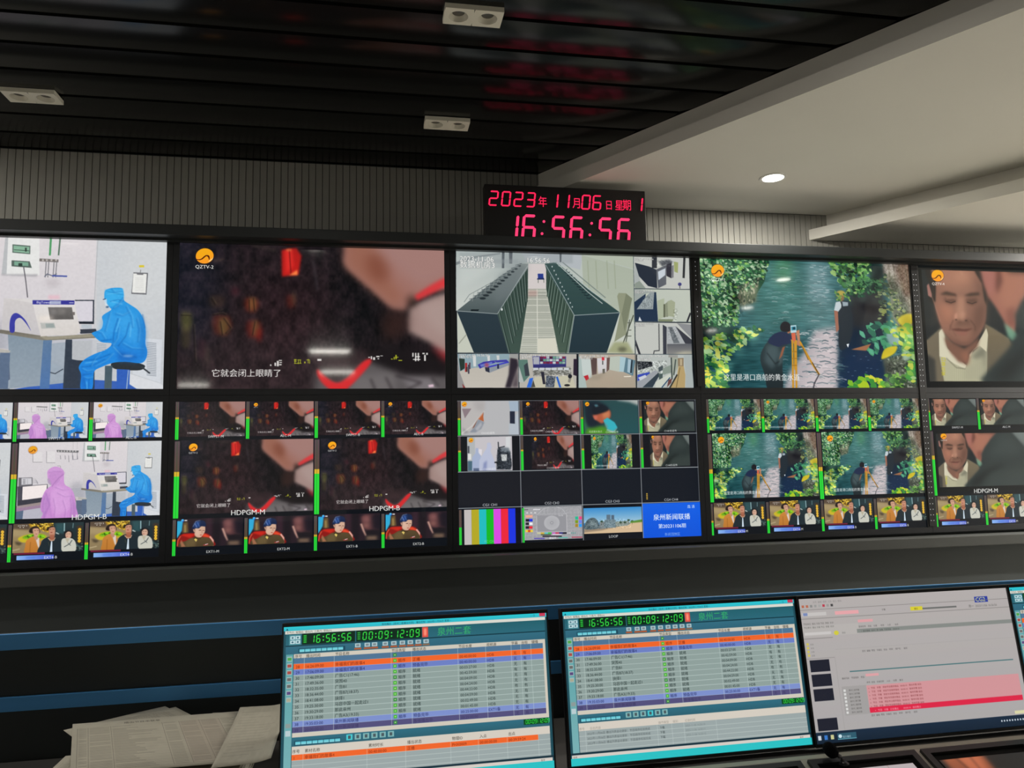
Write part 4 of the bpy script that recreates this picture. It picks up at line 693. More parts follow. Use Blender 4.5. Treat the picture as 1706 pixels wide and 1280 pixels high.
    c.P([(50, 440), (775, 450), (790, 870), (60, 865)], 'bcc2b6'); c.P([(50, 610), (200, 500), (195, 560), (85, 700), (295, 700), (310, 480), (335, 480), (360, 860), (60, 860)], '24344a'); c.P([(85, 700), (200, 540), (260, 480), (310, 480), (295, 700)], '8f989a'); c.P([(350, 590), (440, 560), (440, 800), (365, 840)], 'aab29a'); c.P([(440, 640), (500, 590), (490, 800), (440, 800)], '8a907a'); c.P([(480, 600), (530, 580), (580, 610), (570, 800), (490, 790)], 'a0a68c'); c.L([(440, 640), (440, 800)], 6, '5a5e4c'); c.P([(725, 860), (770, 740), (785, 760), (745, 870)], '2c2c34'); c.P([(105, 850), (120, 795), (150, 855)], 'd8dce0'); c.P([(365, 830), (560, 830), (540, 866), (365, 866)], '7c8468'); c.noise(.3, 4, 4, [(560, 690), (620, 690), (600, 860), (550, 860)]); c.P([(50, 440), (330, 470), (200, 500), (60, 600)], '9aa29e')
    c.noise(.25, 4, 3, [(170, 540), (280, 500), (290, 680), (130, 690)])
    c.P([(65, 870), (790, 880), (800, 1290), (70, 1290)], 'c0c2bc'); c.P([(420, 900), (470, 930), (470, 1290), (425, 1290)], '3c3f48'); c.P([(470, 930), (590, 920), (710, 1145), (475, 1150)], 'a8acae'); c.P([(490, 930), (540, 930), (640, 1140), (560, 1140)], '6a7074'); c.P([(585, 920), (800, 1100), (800, 1150), (710, 1145)], '3a3c44'); c.P([(475, 1150), (800, 1145), (800, 1290), (475, 1290)], '5c5e64', c2='8a8a86'); c.P([(600, 880), (795, 900), (795, 1080)], '8a8c8e'); c.L([(370, 890), (375, 1235), (310, 1240), (300, 1290)], 4, '4c4e50'); c.P([(70, 1090), (140, 1290), (110, 1290), (70, 1170)], '33353c'); c.P([(560, 1280), (690, 1250), (800, 1250), (800, 1275), (640, 1290)], 'd8d0b0', .7, 5); c.noise(.2, 3, 4, [(480, 940), (590, 930), (640, 1100), (500, 1110)])
    for y, s in ((58, '2023-11-06 16:56:56'), (76, '数据机房1'), (472, '2023-11-06 16:56:56'), (494, '数据机房'), (898, '2023-11-06 16:56:56'), (920, '数据机房2')): stamp(c, s, 58, y, 9)
    # bottom row
    c.grid(Q_ROOMS, (755, 585, 205/1706))
    c.P([(60, 40), (910, 40), (910, 510), (60, 510)], 'b8b2a8', c2='c0bab0'); c.P([(60, 40), (780, 40), (780, 150), (500, 230), (300, 230), (90, 280)], '8ba3ac'); c.P([(80, 100), (160, 110), (160, 240), (100, 280)], '2a3a34'); c.P([(60, 100), (90, 290), (170, 510), (60, 510)], '8f8d8c'); c.P([(270, 60), (315, 60), (318, 215), (280, 215)], 'd0d2d0'); c.P([(470, 60), (510, 60), (510, 150), (480, 150)], 'd0d2d0'); c.P([(600, 60), (640, 60), (640, 130), (610, 130)], 'c8ccca')
    c.P([(340, 190), (420, 150), (560, 130), (590, 160), (440, 210), (370, 245)], '3a3aa0'); c.P([(370, 190), (540, 150), (540, 180), (390, 220)], '6a78c0'); c.P([(440, 225), (500, 215), (780, 150), (780, 195), (510, 300), (450, 280)], '8a929c'); c.P([(470, 215), (760, 145), (780, 160), (500, 230)], '3c40b8'); c.P([(440, 225), (500, 225), (505, 300), (450, 280)], '2c3040'); c.P([(560, 130), (740, 120), (770, 150), (600, 160)], '4040a0'); c.R(610, 180, 636, 245, '2c3050'); c.E(465, 195, 30, 30, 'a04860', .9, 3)
    c.P([(790, 90), (890, 110), (905, 200), (800, 510), (720, 510), (770, 330)], '2e2832', 1, 3); c.P([(860, 300), (900, 220), (910, 510), (800, 510)], '4a4048', .9, 6); c.P([(780, 40), (910, 40), (910, 110), (790, 90)], '9a9a98')
    c.R(165, 165, 195, 290, 'a83030'); c.R(180, 220, 200, 290, '4a3030'); c.R(205, 190, 225, 315, '3a3a48'); c.R(220, 160, 240, 250, '54404c'); c.P([(125, 450), (170, 510), (140, 510)], '8a3030')
    c.P([(920, 40), (1710, 40), (1710, 510), (920, 510)], 'b4b0a8'); c.P([(910, 120), (1030, 120), (1060, 340), (980, 430), (910, 200)], '5a7a70'); c.P([(980, 200), (1030, 160), (1060, 340), (1000, 350)], '3a4048'); c.P([(910, 200), (980, 440), (910, 430)], 'b0b6b4')
    c.P([(1100, 70), (1565, 75), (1565, 230), (1110, 235)], '3a3a80'); c.R(1112, 80, 1195, 185, 'a8aab4')
    for i in range(8):
        for j in range(3): c.R(1205+44*i, 75+36*j, 1245+44*i, 106+36*j, ['6a2440', '8a2c50', 'b0b4b8', '4a2a38', '6a9a80', '8fb0a0', 'c0c4c4', '7a3048'][(i+3*j) % 8 if i < 4 else 4+(i+j) % 4])
    c.P([(1110, 195), (1565, 180), (1565, 235), (1110, 240)], '34346e'); c.P([(1100, 250), (1500, 220), (1630, 220), (1640, 330), (1450, 330), (1110, 340)], '8a8a84'); c.noise(.45, 3, 5, [(1100, 240), (1640, 230), (1640, 350), (1110, 350)])
    for k in range(6): c.R(1110+85*k, 232, 1180+85*k, 264, 'c8ccd0')
    c.P([(1130, 360), (1650, 340), (1700, 510), (1100, 510)], 'c2bea8'); c.P([(1215, 290), (1260, 290), (1280, 460), (1245, 460)], '2c2c38'); c.P([(1290, 340), (1420, 350), (1400, 505), (1280, 500)], '5c6470'); c.noise(.4, 4, 4, [(1285, 340), (1420, 350), (1400, 505), (1280, 500)]); c.P([(1425, 360), (1450, 350), (1500, 505), (1470, 505)], '2f62c0'); c.P([(1060, 380), (1110, 370), (1080, 505), (1020, 505)], '2f68d0'); c.P([(1110, 400), (1140, 500), (1080, 505)], '4a4a44'); c.E(1620, 350, 28, 30, '22242c'); c.P([(1600, 380), (1640, 380), (1620, 440), (1590, 430)], '8a867c'); c.E(1580, 475, 40, 16, '2a2a2c'); c.P([(1670, 110), (1720, 110), (1720, 350), (1665, 330)], '2c2434')
    c.grid(Q_ROOMS, (955, 585, 205/1706))
    c.P([(75, 40), (870, 40), (870, 510), (75, 510)], 'b4a898', c2='a89c8a'); c.P([(70, 60), (110, 110), (190, 510), (75, 510)], 'a8b8b4'); c.P([(110, 100), (240, 110), (260, 360), (190, 400), (130, 330)], 'c2ccc8'); c.P([(240, 90), (330, 100), (325, 320), (262, 335)], '5a4846'); c.P([(330, 100), (470, 95), (460, 290), (345, 320)], 'cfccce'); c.P([(465, 95), (510, 90), (500, 255), (462, 290)], '6a5450'); c.P([(510, 80), (650, 70), (640, 290), (500, 260)], 'b8c0b4'); c.P([(650, 75), (730, 90), (700, 290), (640, 285)], 'a8c4cc'); c.P([(730, 90), (860, 130), (830, 345), (700, 290)], '5f7e8c'); c.P([(760, 110), (830, 130), (810, 320), (750, 290)], 'a4bcc8'); c.L([(815, 130), (800, 300)], 7, '2c3a44'); c.P([(145, 350), (205, 330), (220, 385), (180, 410)], 'b82430'); c.R(396, 80, 432, 130, 'c83440'); c.R(402, 135, 416, 190, '40403c'); c.P([(405, 250), (440, 245), (440, 310), (408, 315)], '5c5c54'); c.L([(705, 355), (800, 352)], 3, 'f0ead8'); c.E(450, 420, 200, 60, 'b09c88', .6, 20); c.P([(190, 400), (260, 340), (345, 322), (460, 290), (360, 400)], '948a7a', .6, 6)
    c.P([(885, 50), (1660, 50), (1660, 510), (885, 510)], 'b4bab6'); c.P([(885, 140), (1100, 150), (1100, 210), (900, 270)], '3c4044'); c.noise(.4, 4, 4, [(900, 150), (1300, 130), (1300, 330), (900, 380)]); c.P([(890, 330), (1060, 290), (1060, 330), (890, 440)], '3a4cb0'); c.P([(890, 420), (1130, 270), (1180, 290), (960, 505), (890, 505)], '9a9ea4'); c.P([(960, 505), (1180, 300), (1200, 330), (1100, 505)], '34404a'); c.P([(1180, 230), (1240, 200), (1250, 260), (1190, 290)], '4a5458'); c.P([(1240, 240), (1360, 190), (1360, 300), (1240, 330)], '8a968c'); c.P([(1180, 320), (1240, 310), (1240, 440), (1200, 440)], '4a5a58'); c.P([(900, 370), (1000, 330), (1020, 360), (930, 410)], 'c8ccd4'); c.P([(1140, 430), (1330, 320), (1370, 330), (1240, 510), (1140, 510)], 'c8ccc0'); c.L([(1360, 90), (1370, 390)], 5, '3a4440'); c.P([(1370, 90), (1450, 70), (1460, 210), (1380, 370)], 'a0a698'); c.L([(1230, 505), (1340, 370)], 4, '2a4a6a'); c.P([(1320, 400), (1370, 380), (1360, 440), (1300, 505)], '6a4440'); c.L([(1420, 120), (1395, 330)], 5, '4a5450')
    c.P([(1460, 200), (1530, 200), (1555, 330), (1550, 510), (1340, 510), (1440, 330)], 'b49c6c'); c.P([(1450, 100), (1530, 95), (1530, 210), (1455, 210)], '8c7a60'); c.R(1480, 110, 1510, 200, 'b8a888'); c.L([(1480, 230), (1430, 505)], 2.5, '6a5a3c'); c.L([(1440, 330), (1340, 510)], 6, '3a3a34'); c.P([(1530, 60), (1670, 60), (1670, 510), (1560, 510), (1560, 300)], 'a8b0ae'); c.P([(1320, 50), (1450, 55), (1450, 90), (1320, 90)], '9a9a94')
    for x, s in ((90, '2023-11-06 16:56:56'), (890, '2023-11-06 16:56:56')): stamp(c, s, x, 84, 13)
    stamp(c, '北塔楼厅', 90, 112, 13); stamp(c, '北侧通道', 890, 136, 13)
    c.grid(Q_ROOMS, (755, 585, 205/1706)); stamp(c, '2023-11-06 16:56:56', 80, 74, 13); stamp(c, '指挥中心', 80, 100, 13); stamp(c, '2023-11-06 16:56:56', 930, 74, 13); stamp(c, '指挥中心', 930, 104, 13)
    c.grid(Q_ROOMS, (750, 400, 420/1706))
    for l in ([(1240, 100), (1252, 775)], [(45, 766), (1640, 775)], [(462, 766), (464, 1000)], [(868, 770), (868, 1000)], [(1252, 775), (1258, 1000)], [(1245, 330), (1625, 334)], [(1250, 552), (1632, 556)]): c.L(l, 2.2, '4a565c')
    c.P([(1613, 0), (1720, 0), (1720, 1056), (1655, 1056), (1640, 880)], '0c1014', 1, 1)
    c.soft(.5)
    return c
def meter(c, x0, y0, x1, y1, g, yel=.06):
    """audio level column: green up to g, then a yellow cap, dim above (0..100 grid)"""
    c.R(x0, y0, x1, y1, '5a4a50', c2='5c4020'); yg = y1-(y1-y0)*g
    c.R(x0, yg-(y1-y0)*yel, x1, yg, 'd8b030'); c.R(x0, yg, x1, y1, '2ad83a')
    c.L([((x0+x1)/2, y0), ((x0+x1)/2, y1)], 1.2, '0c5a18', .5)
def ext_label(c, s, x, y, size=13, col_='e6e6e2', an='c'): c.T(s, x, y, size, col_, an, .012)
def pic_multiview(main, plain, ext, names, exts, caps=None, bar=True, dark='0e1218', g=.55, lg=True, split=True, logo=True):
    """four small sources, two programme windows and four external feeds, with level columns; returns canvas and tile rectangles"""
    c = Canvas(PW, PH, dark, 21); T = []
    for k in range(4):
        x0 = k*.25+.013; x1 = (k+1)*.25-(.004 if k < 3 else 0)
        c.paste(plain if k % 2 == 0 else main, x0, .0, x1, .232); T.append(('small_picture', x0, 0, x1, .232))
        c.unit(); meter(c, k*25, 0, k*25+1.2, 25, g, .05); T.append(('level_meter', k*.25, 0, k*.25+.012, .25))
        if names: ext_label(c, names[k], x0*100+13, 24, 12)
    for k in range(2):
        x0 = k*.5+.022; x1 = (k+1)*.5-(.004 if k < 1 else 0)
        c.paste(main, x0, .255, x1, .735); T.append(('programme_picture', x0, .255, x1, .735))
        c.unit(); meter(c, k*50, 26, k*50+1.8, 76, g); T.append(('level_meter', k*.5, .26, k*.5+.018, .76))
        if caps: ext_label(c, caps[k], x0*100+24, 75, 24)
    for k in range(4):
        x0 = k*.25+.016; x1 = (k+1)*.25-(.006 if k < 3 else 0)
        c.paste(ext, x0, .765, x1, .945); T.append(('feed_picture', x0, .765, x1, .945))
        c.unit(); meter(c, k*25, 77, k*25+1.1, 100, .4); T.append(('level_meter', k*.25, .77, k*.25+.011, 1.0))
        if bar:
            c.R(k*25+3, 96.2, k*25+15, 98.9, '8ab6ee', c2='4458cc', vert=False); c.R(k*25+6, 97, k*25+9, 98.2, '4a78d8', .6, 2); c.R(k*25+2, 94.5, k*25+12, 95.6, '8a2040', .8); ext_label(c, exts[k], k*25+14, 98.6, 12)
        else: ext_label(c, exts[k], k*25+14, 98.8, 12)
    return c, T
def pic_sources(lab, alley, river, man):
    c = Canvas(PW, PH, '12151c', 23); T = []
    cell = lambda i, j: (i*.25+.003, j*.25+.004, (i+1)*.25-.003, (j+1)*.25-.004)
    # 1: hooded face against a pale wall
    a = Canvas(300, 168, 'b4b4b6', 1).grid([(45, 55), (855, 55), (860, 520), (45, 530)])
    a.P([(45, 55), (390, 55), (370, 210), (300, 330), (150, 500), (45, 520)], 'b8b4b2', sm=False); a.P([(220, 60), (390, 60), (370, 200), (260, 180)], 'a8a4a4', .8, 10); a.P([(60, 160), (195, 160), (100, 295)], '8a7a80'); a.P([(200, 440), (270, 320), (370, 200), (350, 330), (290, 300), (230, 420)], '7a4838', 1, 1); a.P([(280, 310), (355, 215), (368, 340), (300, 312)], 'b4623a'); a.P([(160, 490), (230, 420), (290, 305), (375, 350), (330, 440), (250, 490)], '8a909a', 1, 2); a.P([(60, 420), (160, 490), (90, 510)], '8c8c90', .8, 4); a.P([(240, 440), (330, 340), (340, 390), (280, 470)], 'b4b4ba', .8, 3); a.P([(720, 60), (860, 60), (860, 200), (740, 200)], 'a0b0c0'); a.P([(735, 200), (805, 200), (805, 370), (735, 365)], '262c3c'); a.P([(725, 370), (860, 200), (860, 520), (720, 520)], 'b0bcc6', .8, 4); a.P([(735, 200), (805, 200), (805, 370), (735, 365)], '262c3c'); a.L([(45, 510), (200, 400), (375, 200)], 4, 'dcdad6', .7, 2); a.logo(95, 100, 12); a.T('CH1HD返传', 330, 512, 13, 'e8e8e8')
    # 5: two white suits at a machine, pillar-boxed
    b = Canvas(300, 168, '14161c', 2).grid([(45, 530), (865, 530), (868, 1000), (45, 1015)])
    b.P([(130, 535), (765, 530), (768, 1000), (132, 1010)], 'c4c0c4'); b.R(130, 540, 240, 870, 'b0b4b6'); b.R(680, 540, 740, 1000, 'd0d2d4'); b.R(135, 870, 210, 1005, '4a6878'); b.P([(290, 700), (340, 710), (335, 790), (290, 780)], 'dcd8de'); b.P([(135, 660), (160, 660), (160, 760), (135, 760)], '4a4c54'); b.R(140, 770, 185, 850, 'dcdcd8')
    b.P([(195, 1005), (200, 820), (245, 760), (250, 690), (290, 690), (290, 750), (325, 800), (320, 1005)], 'a4b0cc', 1, 1, sm=False); b.P([(215, 970), (300, 970), (300, 1008), (215, 1008)], '5a6884'); b.P([(295, 1005), (300, 860), (380, 730), (410, 690), (415, 620), (460, 615), (480, 680), (460, 730), (520, 880), (540, 1005)], 'b8bed4', 1, 1); b.P([(360, 900), (410, 860), (400, 1005), (350, 1005)], '7a84b0', .8, 4)
    b.P([(545, 920), (560, 700), (590, 690), (740, 740), (760, 920), (745, 990), (540, 990)], '2e343c', 1, 2); b.P([(610, 780), (690, 780), (690, 870), (620, 870)], 'c4c8c8'); b.L([(572, 610), (575, 690), (660, 670)], 5, '1e242a'); b.P([(620, 680), (720, 690), (740, 760), (600, 740)], '6a747c', .9, 3); b.R(515, 880, 600, 900, '1c2228'); b.noise(.3, 4, 4, [(545, 700), (760, 740), (760, 990), (540, 990)]); b.logo(185, 580, 11); b.T('CH1SD返传', 360, 995, 13, 'e8e8e8')
    # 3: close view of the surveyor at the instrument
    e = Canvas(300, 168, '2c4a4c', 4).grid([(65, 50), (835, 55), (840, 500), (60, 505)])
    e.P([(65, 50), (840, 50), (840, 505), (65, 505)], '2a4a4c', c2='265054'); e.P([(520, 50), (840, 50), (840, 125), (720, 80)], 'aab0ac', 1, 6); e.P([(65, 505), (110, 420), (260, 380), (420, 430), (560, 505)], '4c8c28', 1, 8); e.P([(65, 220), (110, 300), (120, 420), (65, 420)], '4a8a50', .8, 10); e.P([(90, 100), (260, 60), (420, 150), (440, 260), (320, 380), (110, 400)], '1c2630', 1, 8, sm=True); e.P([(205, 240), (420, 180), (440, 280), (330, 360), (270, 340), (210, 290)], 'b05a40', 1, 4, sm=True); e.P([(330, 220), (430, 190), (430, 280), (340, 300)], 'c88058', .9, 6); e.E(232, 280, 26, 36, 'c86a58', .9, 3); e.P([(200, 240), (200, 130), (330, 110), (420, 180), (300, 230)], '1a2028', 1, 4, sm=True); e.P([(340, 320), (400, 285), (500, 350), (540, 420), (480, 470), (390, 440)], '38aebc', 1, 2); e.P([(390, 440), (480, 470), (540, 420), (530, 440), (480, 490), (380, 460)], '8ab8b4', 1, 2); e.P([(350, 340), (400, 400), (390, 450)], '7a8a78', .8, 4); e.P([(215, 110), (260, 105), (280, 130), (240, 140)], '54828c', .9, 3); e.logo(118, 100, 11); e.T('位这是水准点', 130, 488, 12, 'e0e8d8'); e.T('CH3HD返传', 370, 496, 13, 'e8e8e8')
    for q in (a, b, e): q.soft(.9)
    b3 = alley.copy(); b3.grid().T('CH2HD返传', 350, 480, 38, 'e8e4e4')
    def boxed(src, label, w=.7):
        k = Canvas(300, 168, '14161c', 6); k.paste(src, .14, 0, .88, .97); k.unit(); k.T(label, 40, 98, 13, 'e8e8e8'); return k
    m2 = Canvas(300, 168, '14161c', 6); m2.paste(man, .03, .05, .98, .96); m2.unit(); m2.T('CH4HD返传', 40, 97, 13, 'f0f0f0')
    river_s = Canvas(300, 168, '14161c', 6); river_s.paste(river, .12, 0, .86, 1)
    man_s = Canvas(300, 168, '14161c', 6); man_s.paste(man, .12, .04, .86, .97); man_s.unit(); man_s.T('CH4SD返传', 40, 97, 13, 'f0f0f0')
    rows = [[a, b3, e, m2], [b, boxed(alley, 'CH2SD返传'), river_s, man_s]]
    for j in range(2):
        for i in range(4):
            x0, y0, x1, y1 = cell(i, j); c.paste(rows[j][i], x0+.012, y0, x1, y1); T.append(('source_picture', x0, y0, x1, y1))
            c.unit(); meter(c, x0*100, y0*100, x0*100+1, y1*100, .45+.1*((i*3+j) % 3), .05)
    c.unit()
    for i in range(4):
        x0, y0, x1, y1 = cell(i, 2); T.append(('blank_picture', x0, y0, x1, y1)); c.R(x0*100, y0*100, x1*100, y1*100, '191b22' if i < 2 else '141922'); c.T('CG%d CH%d' % (i+1, i+1), 12.5+25*i, 74, 13, 'c8ccd0', 'c', .01)
    for k in range(4): c.E(77.2, 68.5+k*1.2, .35, .5, 'b8963c')
    # colour bars
    x0, y0, x1, y1 = cell(0, 3)
    for k, cc in enumerate(('c2bcba', 'b4a828', '24bcc0', '18b828', 'd84ce0', 'ec2a3c', '2036e0', '10121c')): c.R(x0*100+2+2.9*k, 76, x0*100+2+2.9*(k+1), 100, cc)
    c.R(x0*100, 76, x0*100+1, 100, '5a4a44'); c.R(x0*100, 88, x0*100+1, 100, '2ac83a'); c.T('PC CH', 12, 99, 12, 'a8e0a8', 'c', 0, .6); T.append(('colour_bars', x0, .755, x1, 1))
    # test chart
    x0, y0, x1, y1 = cell(1, 3); t = Canvas(300, 168, 'a0a0a4', 8).grid([(20, 30), (1560, 10), (1580, 925), (45, 980)])
    t.noise(.12, 2, 2, tint=(1, .9, 1))
    for k in range(9): t.L([(30, 120+105*k), (390, 118+100*k)], 1, 'c8c4c8', .7); t.L([(1170, 110+95*k), (1570, 108+95*k)], 1, 'c8c4c8', .7)
    for x in (85, 290, 385, 1175, 1280, 1375, 1470): t.L([(x, 120), (x+10, 940)], 1, 'c8c4c8', .7)
    for x in (580, 680, 870, 970): t.L([(x, 60), (x, 235)], 1, 'd0d0d4', .9)
    t.P([(395, 280), (1165, 270), (1180, 740), (410, 750)], '95959a'); t.L([(385, 280), (395, 745), (1175, 735), (1165, 260)], 1.6, 'd8d4d8'); t.L([(410, 240), (560, 90), (700, 40)], 1.5, 'd0d0d4'); t.L([(900, 30), (1060, 100), (1165, 250)], 1.5, 'd0d0d4'); t.L([(385, 240), (1165, 232)], 1, 'd0d0d4', .8)
    t.E(785, 485, 205, 205, 'b4b4b8'); t.E(785, 485, 150, 150, 'a8a8ac', .5, 5); t.E(785, 485, 40, 40, '84848a', .8, 3); t.E(785, 485, 12, 12, 'f8f8f8')
    for y, l in ((255, ('f0a890', 'f0a890')), (370, ('201c2c', '2034e0')), (470, ('26262e', 'f0f0f4')), (575, ('2c202c', 'e82c38'))): t.R(95, y, 188, y+72, l[0]); t.R(188, y, 280, y+72, l[1])
    for k, cc in enumerate(('e8d040', 'd84c18', 'e8d040')): t.R(92+66*k, 680, 158+66*k, 745, cc)
    for i, j, cc in ((0, 0, '28b890'), (1, 0, 'e84888'), (0, 1, '7a9a20'), (1, 1, '7080e8'), (0, 2, 'a8882c'), (1, 2, '3098f0')): t.R(1390+95*i, 315+105*j, 1465+95*i, 400+105*j, cc)
    for k, cc in enumerate(('c8c8a0', 'd0b040', '60c0c0', '40c050', 'c070c0', 'c04060', '30307c', '1c1c2c')): t.R(400+96*k, 755, 496+96*k, 800, cc)
    t.R(500, 805, 760, 840, '3c4a30', .8); t.R(800, 800, 1040, 830, 'dcd0dc'); t.R(545, 850, 1045, 885, '241c28'); t.R(320, 910, 600, 945, '5a50b0', .9); t.R(960, 890, 1200, 920, '5ab8a8', .9); t.R(1300, 880, 1570, 910, 'b04058', .9); t.T('测试卡', 720, 940, 12, 'f0f0f4', bold=.02); t.T('576 50i', 960, 300, 8, 'ececf0'); t.R(290, 90, 480, 110, 'ececf0'); t.R(20, 95, 160, 112, '44404a')
    for k in range(3): t.R(110+105*k, 170, 160+105*k, 215, 'd0d0d0')
    for k in range(5): t.R(1200+45*k, 755, 1215+45*k, 800, '3a9a8a' if k > 1 else 'e8e8e8')
    t.soft(.7); c.paste(t, x0+.004, .755, x1, .985); c.R(x0*100, 76, x0*100+.8, 100, '2ac83a'); T.append(('test_chart', x0, .755, x1, .985))
    # plaza
    x0, y0, x1, y1 = cell(2, 3); z = Canvas(300, 168, '3a86c8', 10).grid([(870, 45), (1275, 38), (1278, 228), (880, 240)])
    z.P([(860, 30), (1290, 30), (1290, 160), (860, 160)], '2f86cc', c2='a8c8d8'); z.P([(880, 200), (1280, 150), (1280, 240), (880, 245)], 'd4b894'); z.P([(880, 200), (1180, 170), (1000, 215), (880, 230)], '8a7a6a', .8, 3); z.P([(885, 205), (890, 150), (925, 120), (960, 128), (985, 175), (985, 200)], '54646a', 1, 1, sm=True); z.P([(895, 180), (930, 135), (960, 150), (970, 190)], '8a9a9c', .6, 4); z.P([(985, 150), (1025, 145), (1030, 200), (985, 205)], '7a8486'); z.P([(1033, 97), (1060, 97), (1060, 150), (1033, 150)], '5f7484'); z.P([(1066, 100), (1086, 100), (1086, 150), (1066, 150)], '54687a'); z.P([(1018, 135), (1095, 135), (1100, 195), (1018, 198)], '748890'); z.P([(1095, 150), (1180, 145), (1200, 165), (1180, 180), (1095, 190)], '8a9690'); z.noise(.35, 3, 3, [(885, 130), (1200, 130), (1200, 200), (885, 205)])
    for x in (1000, 1130, 1160, 1185, 1210): z.E(x, 140+8*(x % 3), 9, 7, '2c4c34', 1, 1); z.L([(x, 140), (x, 172)], 1.5, '4a4438')
    z.P([(1195, 150), (1280, 135), (1280, 155), (1200, 162)], '5a8a34', 1, 2)
    z.soft(.8); c.paste(z, x0, .775, x1, .955); c.T('LOOP', 62.5, 98.8, 13, 'd0d4d4', 'c', .01); T.append(('plaza_picture', x0, .775, x1, .955))
    # programme title
    x0, y0, x1, y1 = cell(3, 3); c.R(75, 75.4, 100, 100, '1460e4', c2='1054d8'); c.T('高 清', 96, 79.5, 13, 'e8ecf4', 'c', .01); c.T('泉州新闻联播', 87.5, 87.3, 24, 'f0f4fa', 'c', .012); c.T('第20231106期', 87.5, 93.3, 18, 'f0f4fa', 'c', .012); c.T('新闻回放区', 87.5, 98.8, 12, '9ab8f0', 'c', 0); T.append(('title_card', .75, .754, 1, 1))
    for k in range(1, 4): c.L([(25*k, 0), (25*k, 100)], 2.4, '9aa0a4', .85); c.L([(0, 25*k), (100, 25*k)], 2.4, 'aab0b4', .9)
    c.L([(0, .3), (100, .3)], 2, 'a0a4a6', .6); c.L([(99.8, 0), (99.8, 75)], 2, '8a9094', .8)
    return c, T
def pic_playlist(kind=0):
    """broadcast play-out list; grid 0..100 across and down"""
    c = Canvas(1000, 562, '2a7f88', 31).unit(); c.warp = ([0, 3.8, 6.8, 16.2, 22.5, 25.5, 80, 83, 89, 97, 98.4, 100], [0, 2.6, 4.6, 11.8, 17.4, 20, 65.6, 68.2, 73.6, 93, 95.4, 100])
    c.R(0, 0, 100, 100, '1f4c58'); c.R(0, 0, 100, 3.8, '2cc4d0', c2='30b8c8'); c.T('自动播出 - [泉州二套播出列表] - 播出控制 - 2023年11月06日 星期一', 36, 3.1, 9, '145a68'); c.R(97.2, 0, 99.6, 3, 'c83c58'); c.T('— ▢', 93.5, 2.8, 9, '124c58'); c.T('▲', .8, 3.2, 9, '124c58')
    c.R(.5, 3.8, 99.5, 6.8, 'd8d8ce'); c.T('文件(F)  编辑(E)  播出(P)  工具(T)  帮助(H)', 1, 6.2, 9, '6a6a60')
    c.R(.8, 6.8, 99.2, 16.2, '24606c', c2='2c6878'); c.R(.8, 16.2, 99.2, 17, '123844'); c.R(.8, 17, 99.2, 22.5, '336c80', c2='2f6478')
    c.R(2, 7.6, 6.2, 16, '4c8c96'); 
    for j in range(2):
        for i in range(2): c.R(2.4+1.9*i, 8.6+3.6*j, 4.1+1.9*i, 11.4+3.6*j, 'c2dce0'); c.E(3.2+1.9*i, 10+3.6*j, .4, .7, '3a6a78')
    c.R(6.6, 7, 26, 16, '08281a'); c.R(26.4, 7, 51, 16, '08281a'); c.R(7, 8, 8.4, 15, '0e4a1c'); c.R(26.8, 8, 28, 15, '0e4a1c')
    for k in range(4): c.R(7.2, 8.4+1.7*k, 8.2, 9.4+1.7*k, '2cb83c'); c.R(26.9, 8.4+1.7*k, 27.9, 9.4+1.7*k, '2c983c')
    c.seg('16:56:56', 9.6, 8.4, 15.2, 21.6, '3cf04a'); c.seg('00:09:12:09', 28.8, 8.4, 15.2, 22.4, '3cf04a')
    c.R(51.2, 7.2, 53.4, 15.8, 'd8483c'); c.R(51.8, 8.4, 52.8, 14.6, 'ff9a80', 1, 3); c.T('泉州二套', 57, 14.6, 33, '36b06a')
    for k, x in enumerate((26, 29.5, 32.2, 36.2, 39.4, 42.6, 45.6, 48.6, 51.6)): c.R(x, 17.4, x+2, 20.2, 'b4ccd0'); c.R(x+.4, 18, x+1.6, 19.6, '7a8a90'); c.R(x-.3, 20.6, x+2.3, 21.8, 'b05a34' if k < 8 else '8a6a50')
    c.R(5.4, 18.6, 22.4, 21.8, '1c4a5c')
    for k in range(8): c.R(5.8+2*k, 19.2, 7.6+2*k, 21.2, '5cc0d0', c2='8ad8e0')
    c.R(1, 22.5, 3.6, 99, '5aa0a4', c2='7ab0b4')
    for k, cc in enumerate(('4ca44c', 'a84c44', 'a84c44', '6a6a68', '6a6a68', '5a4a7c', 'a8a890')): c.R(1.4, 24+5*k, 3.2, 27.6+5*k, 'a0b8b8'); c.R(1.6, 24.8+5*k, 3, 27+5*k, cc)
    c.R(1.4, 73, 3.2, 76, '8a9a98'); c.R(1.4, 78, 3.2, 82, 'b8ccd0')
    c.R(3.8, 22.5, 99, 83, 'cfc8ba'); c.R(3.8, 25.5, 98, 80, '8fa09c')
    xs = (3.8, 7.6, 18.4, 39.4, 47, 64.6, 75.4, 85.4, 89.2, 93.2, 98)
    for s, x in zip(('序号', '播出时间', '节目名称', '节目类型', '播出状态', '节目长度', '视频源', '字幕', '台标', '键播'), (4.2, 8.2, 18.8, 39.6, 47.4, 65, 75.8, 85.6, 89.6, 93.6)): c.T(s, x, 25.2, 13, '4a463e')
